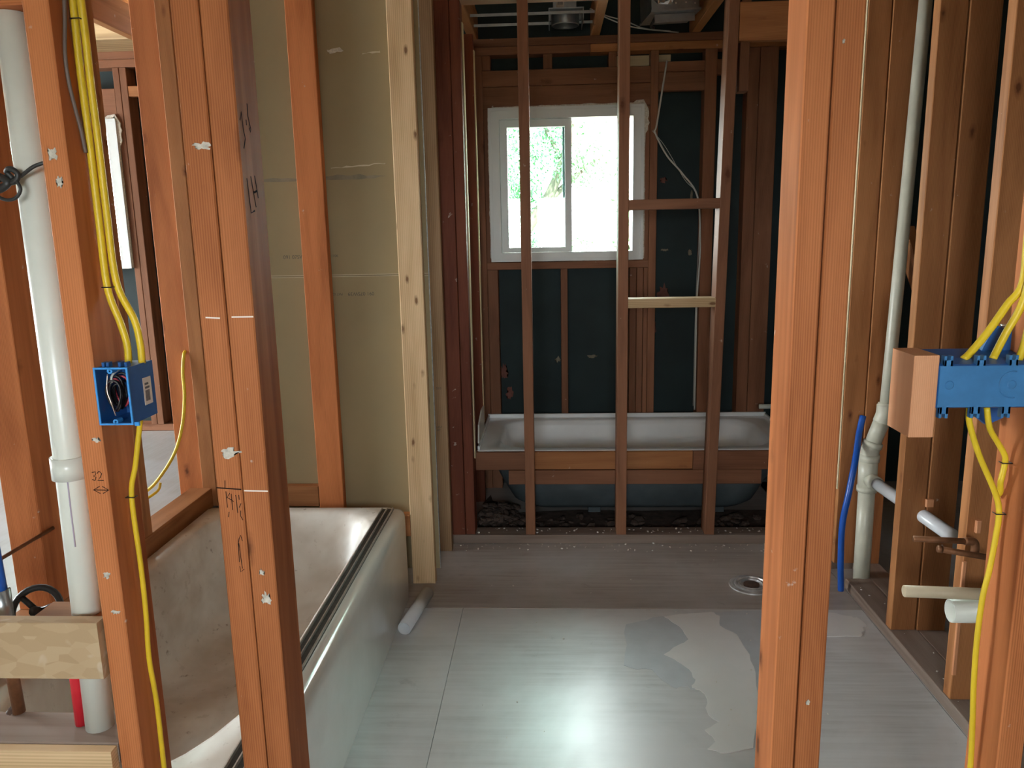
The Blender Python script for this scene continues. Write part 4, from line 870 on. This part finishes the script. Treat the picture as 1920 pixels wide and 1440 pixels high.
chips('plaster_chips', 'pale plaster crumbs along the far floor plate', [(-0.34, 1.08, 3.30, 3.36, 0.040), (-0.42, 1.08, 3.19, 3.275, 0.0)], 170, 'chip_white', 0.003, 0.013, 21)
chips('dirt_rubble', 'dark rubble and dirt under the far tub', [(-0.34, 1.1, 3.39, 3.60, 0.0), (-0.34, -0.18, 3.39, 3.75, 0.0), (-0.34, -0.22, 3.40, 3.62, 0.05)], 420, 'rubble', 0.012, 0.06, 22)
chips('floor_crumbs', 'scattered pale crumbs on the plywood floor', [(-0.3, 1.0, 1.9, 3.2, 0.0), (1.13, 1.19, 1.4, 2.8, 0.040)], 60, 'chip_white', 0.003, 0.009, 23)
bm = bmesh.new()
for i in range(14):
    for j in range(10):
        pass
poly_slab('rubble_bed', floor, rag([(-0.345, 3.385), (1.105, 3.385), (1.105, 3.70), (-0.20, 3.66), (-0.345, 3.9)], 0.02, 31), -0.001, 0.006, 'rubble')

# ================================================================== CEILING FIXTURES
cl = empty('recessed_light', 'galvanised recessed light can hung between the joists above the window', 'ceiling light', (0.075, 3.80, 2.30))
l0 = cl.location
lathe('can_ring', cl, [(0.060, -0.018), (0.063, -0.015), (0.064, 0.030), (0.058, 0.030), (0.058, -0.014)], 'galvanised', (0, 0, 0), 36)
board('mounting_pan', cl, -0.075, 0.080, -0.10, 0.10, 0.031, 0.036, 'galvanised', 'x', 0.001)
board('junction_box', cl, -0.055, 0.050, -0.03, 0.06, 0.037, 0.14, 'galvanised', 'z', 0.002)
lbl = board('barcode_label', cl, -0.040, -0.005, -0.0308, -0.0302, 0.055, 0.088, 'label_paper', 'z', 0)
for i in range(6): board('bar_line', lbl, -0.0115 + i * 0.004, -0.0095 + i * 0.004, -0.0008, 0.0, -0.006, 0.011, 'label_print', 'z', 0)
for y_ in (-0.09, 0.085): board('hanger_bar', cl, -0.425, 0.128, y_, y_ + 0.004, 0.012, 0.024, 'galvanised', 'x', 0.0005)
for x_ in (-0.075, 0.0765): board('pan_lip', cl, x_, x_ + 0.0035, -0.10, 0.10, -0.012, 0.031, 'galvanised', 'y', 0.0005)
fb = empty('fan_housing', 'galvanised bath fan housing with crumpled foil duct under the roof', 'exhaust fan', (0.545, 3.80, 2.30))
fb.rotation_euler = (0, math.radians(-3), math.radians(6))
obox('housing', fb, -0.105, 0.108, -0.10, 0.12, 0.012, 0.13, 0.002, 'galvanised', 1)
board('flange', fb, -0.110, 0.113, -0.112, 0.12, 0.004, 0.012, 'galvanised', 'x', 0.0008)
board('side_bracket', fb, -0.085, 0.095, -0.07, -0.066, -0.032, 0.003, 'galvanised', 'x', 0.0008)
for x_ in (0.0, 0.045, 0.085): lathe('rivet', fb, [(0.0, 0.002), (0.003, 0.0015), (0.004, 0.0)], 'galv_nail', (x_, -0.1125, 0.035 if x_ < .05 else 0.03), 10, rotm=(math.pi / 2, 0, 0))
rr = random.Random(5); bm = tube_bm([(-0.05, -0.09, 0.045), (-0.045, -0.10, 0.09), (-0.03, -0.09, 0.15), (0.0, -0.05, 0.24), (0.05, 0.05, 0.33)], 0.045, 22, 8)
for v_ in bm.verts: v_.co += Vector((rr.uniform(-1, 1), rr.uniform(-1, 1), rr.uniform(-1, 1))) * 0.0075
link('foil_duct', bm, 'foil', fb)
tag(tube('power_cord', None, [(0.475, 3.735, 2.295), (0.462, 3.73, 2.272), (0.455, 3.74, 2.255), (0.47, 3.75, 2.25)], 0.006, 'wire_black', 8), 'short black cord hanging from the bath fan housing', 'cord')
cable('thin pale cable sagging from the joist past the fan, upper strand', [(0.19, 3.88, 2.372), (0.27, 3.9, 2.345), (0.36, 3.9, 2.318), (0.45, 3.95, 2.296), (0.58, 4.0, 2.292)], 'cable_white', 0.0028)
cable('thin pale cable sagging from the joist past the fan, lower strand', [(0.19, 3.87, 2.372), (0.26, 3.88, 2.335), (0.34, 3.89, 2.305), (0.43, 3.93, 2.292), (0.62, 4.02, 2.290)], 'cable_white', 0.0028)
cable('thin pale wire hanging down the back wall to the far tub', [(0.571, 4.045, 2.169), (0.527, 4.045, 1.876), (0.517, 4.04, 1.839), (0.575, 4.03, 1.725), (0.655, 4.03, 1.634), (0.732, 4.035, 1.523), (0.752, 4.04, 1.31), (0.751, 4.043, 1.178), (0.744, 4.044, 1.017), (0.744, 4.044, 0.799), (0.746, 4.044, 0.43)], 'cable_white', 0.0015)
cable('second pale wire crossing the dark back wall beside the window', [(0.505, 4.044, 1.845), (0.57, 4.032, 1.763), (0.664, 4.03, 1.609), (0.737, 4.035, 1.517), (0.745, 4.04, 1.30), (0.738, 4.043, 1.0), (0.738, 4.044, 0.45)], 'cable_white', 0.0013)
cable('thin pale wire in the left room beside its window', [(-1.98, 4.046, 2.25), (-2.0, 4.03, 2.0), (-2.01, 3.98, 1.8), (-1.97, 3.97, 1.74), (-2.02, 3.98, 1.6), (-2.03, 3.98, 1.0), (-2.0, 3.98, 0.48)], 'cable_white', 0.0018)
tag(tube('iron_fitting', None, [(1.190, 3.825, 2.095), (1.108, 3.80, 2.095)], 0.012, 'iron_dark', 12, 1), 'small dark pipe fitting high between the right studs', 'pipe fitting')

# ================================================================== OUTDOORS
yard = struct('ground')
b_ = bmesh.new(); rect(b_, -30, 30, -0.62, -0.6, 4.3, 40); link('soil', b_, 'yard', yard)
b_ = bmesh.new(); rect(b_, -30, 30, -0.62, -0.6, -40, -3.0); link('soil', b_, 'yard', yard)
def tree(name, label, base, h, branches, leaf_boxes, nleaf, seed, ls=(0.035, 0.07)):
    t = empty(name, label, 'tree' if h > 1.5 else 'shrub', base); rr = random.Random(seed)
    for br in branches: tube(br[0], t, br[1], br[2], 'bark', 8, 5)
    bm = bmesh.new()
    for _ in range(nleaf):
        c = rr.choice(leaf_boxes); d = Vector((rr.gauss(0, 1), rr.gauss(0, 1), rr.gauss(0, 1))); d = d.normalized() * rr.random() ** 0.5
        p = Vector(c[0]) + Vector((d.x * c[1][0], d.y * c[1][1], d.z * c[1][2])); L = rr.uniform(*ls)
        m = Matrix.Translation(p) @ Euler((rr.uniform(0, 6.3), rr.uniform(0, 6.3), rr.uniform(0, 6.3))).to_matrix().to_4x4()
        v = [bm.verts.new(m @ Vector(q)) for q in ((-L / 2, 0, 0), (0, -L * .22, L * .05), (L / 2, 0, 0), (0, L * .22, L * .05))]
        bm.faces.new(v)
    lf = link('foliage', bm, 'leaf', t); lf['kind'] = 'stuff'
    return t
tree('garden_tree', 'leafy tree with a forked branch outside the left window pane', (-0.55, 8.2, -0.6), 4,
     [('trunk', [(0.0, 0, 0), (0.05, 0, 1.3), (0.25, 0.0, 1.9), (0.55, 0, 2.35), (0.75, 0, 2.9), (0.8, 0, 3.6)], (0.09, 0.03)), ('branch', [(0.45, 0, 2.2), (0.85, 0.05, 2.55), (1.15, 0, 2.75)], (0.04, 0.012)), ('branch', [(0.05, 0, 1.4), (-0.3, 0, 2.1), (-0.4, 0.1, 3.0)], (0.05, 0.015)), ('branch', [(0.7, 0, 2.6), (0.45, 0.1, 3.1), (0.2, 0, 3.5)], (0.03, 0.01))],
     [((0.30, 0, 2.75), (0.5, 0.4, 0.38)), ((0.2, 0.1, 2.3), (0.3, 0.3, 0.25)), ((0.5, 0.1, 1.82), (0.5, 0.3, 0.16)), ((0.3, 0, 3.4), (0.9, 0.7, 0.6)), ((0.7, 0.1, 3.0), (0.55, 0.5, 0.4)), ((-0.3, 0, 2.8), (0.5, 0.5, 0.6)), ((0.9, 0, 2.6), (0.35, 0.4, 0.25)), ((-0.1, 0, 2.0), (0.35, 0.4, 0.4))], 11000, 41, (0.03, 0.06))
tree('garden_shrub', 'low leafy shrub at the bottom of the window view', (0.0, 7.6, -0.6), 1,
     [('stem', [(0, 0, 0), (0.02, 0, 0.8), (0.05, 0, 1.4)], (0.03, 0.012))],
     [((-0.3, 0, 1.45), (0.55, 0.4, 0.28)), ((0.25, 0, 1.45), (0.4, 0.4, 0.3)), ((-0.6, 0, 1.3), (0.4, 0.4, 0.3))], 2200, 42)
tree('rose_bush', 'sparse bush with a stone-pale stem outside the right window pane', (0.62, 6.6, -0.6), 1,
     [('stem', [(0, 0, 0), (0.0, 0, 1.2), (0.03, 0, 2.0), (-0.02, 0, 2.25)], (0.05, 0.03))],
     [((0.1, 0, 1.35), (0.28, 0.3, 0.24)), ((0.0, 0, 2.15), (0.12, 0.15, 0.18)), ((0.02, 0, 1.85), (0.13, 0.15, 0.1))], 520, 43)
nb = empty('neighbour_house', 'pale stucco wall of the neighbouring house outside the right window pane', 'house', (2.6, 11.0, -0.6))
b_ = bmesh.new(); rect(b_, -1.9, 4.0, 0, 5.0, 0, 0.3); link('wall', b_, 'stucco', nb)
b_ = bmesh.new(); rect(b_, -2.2, 4.3, 5.0, 5.2, -0.5, 0.8); link('roof', b_, 'roof_board', nb)
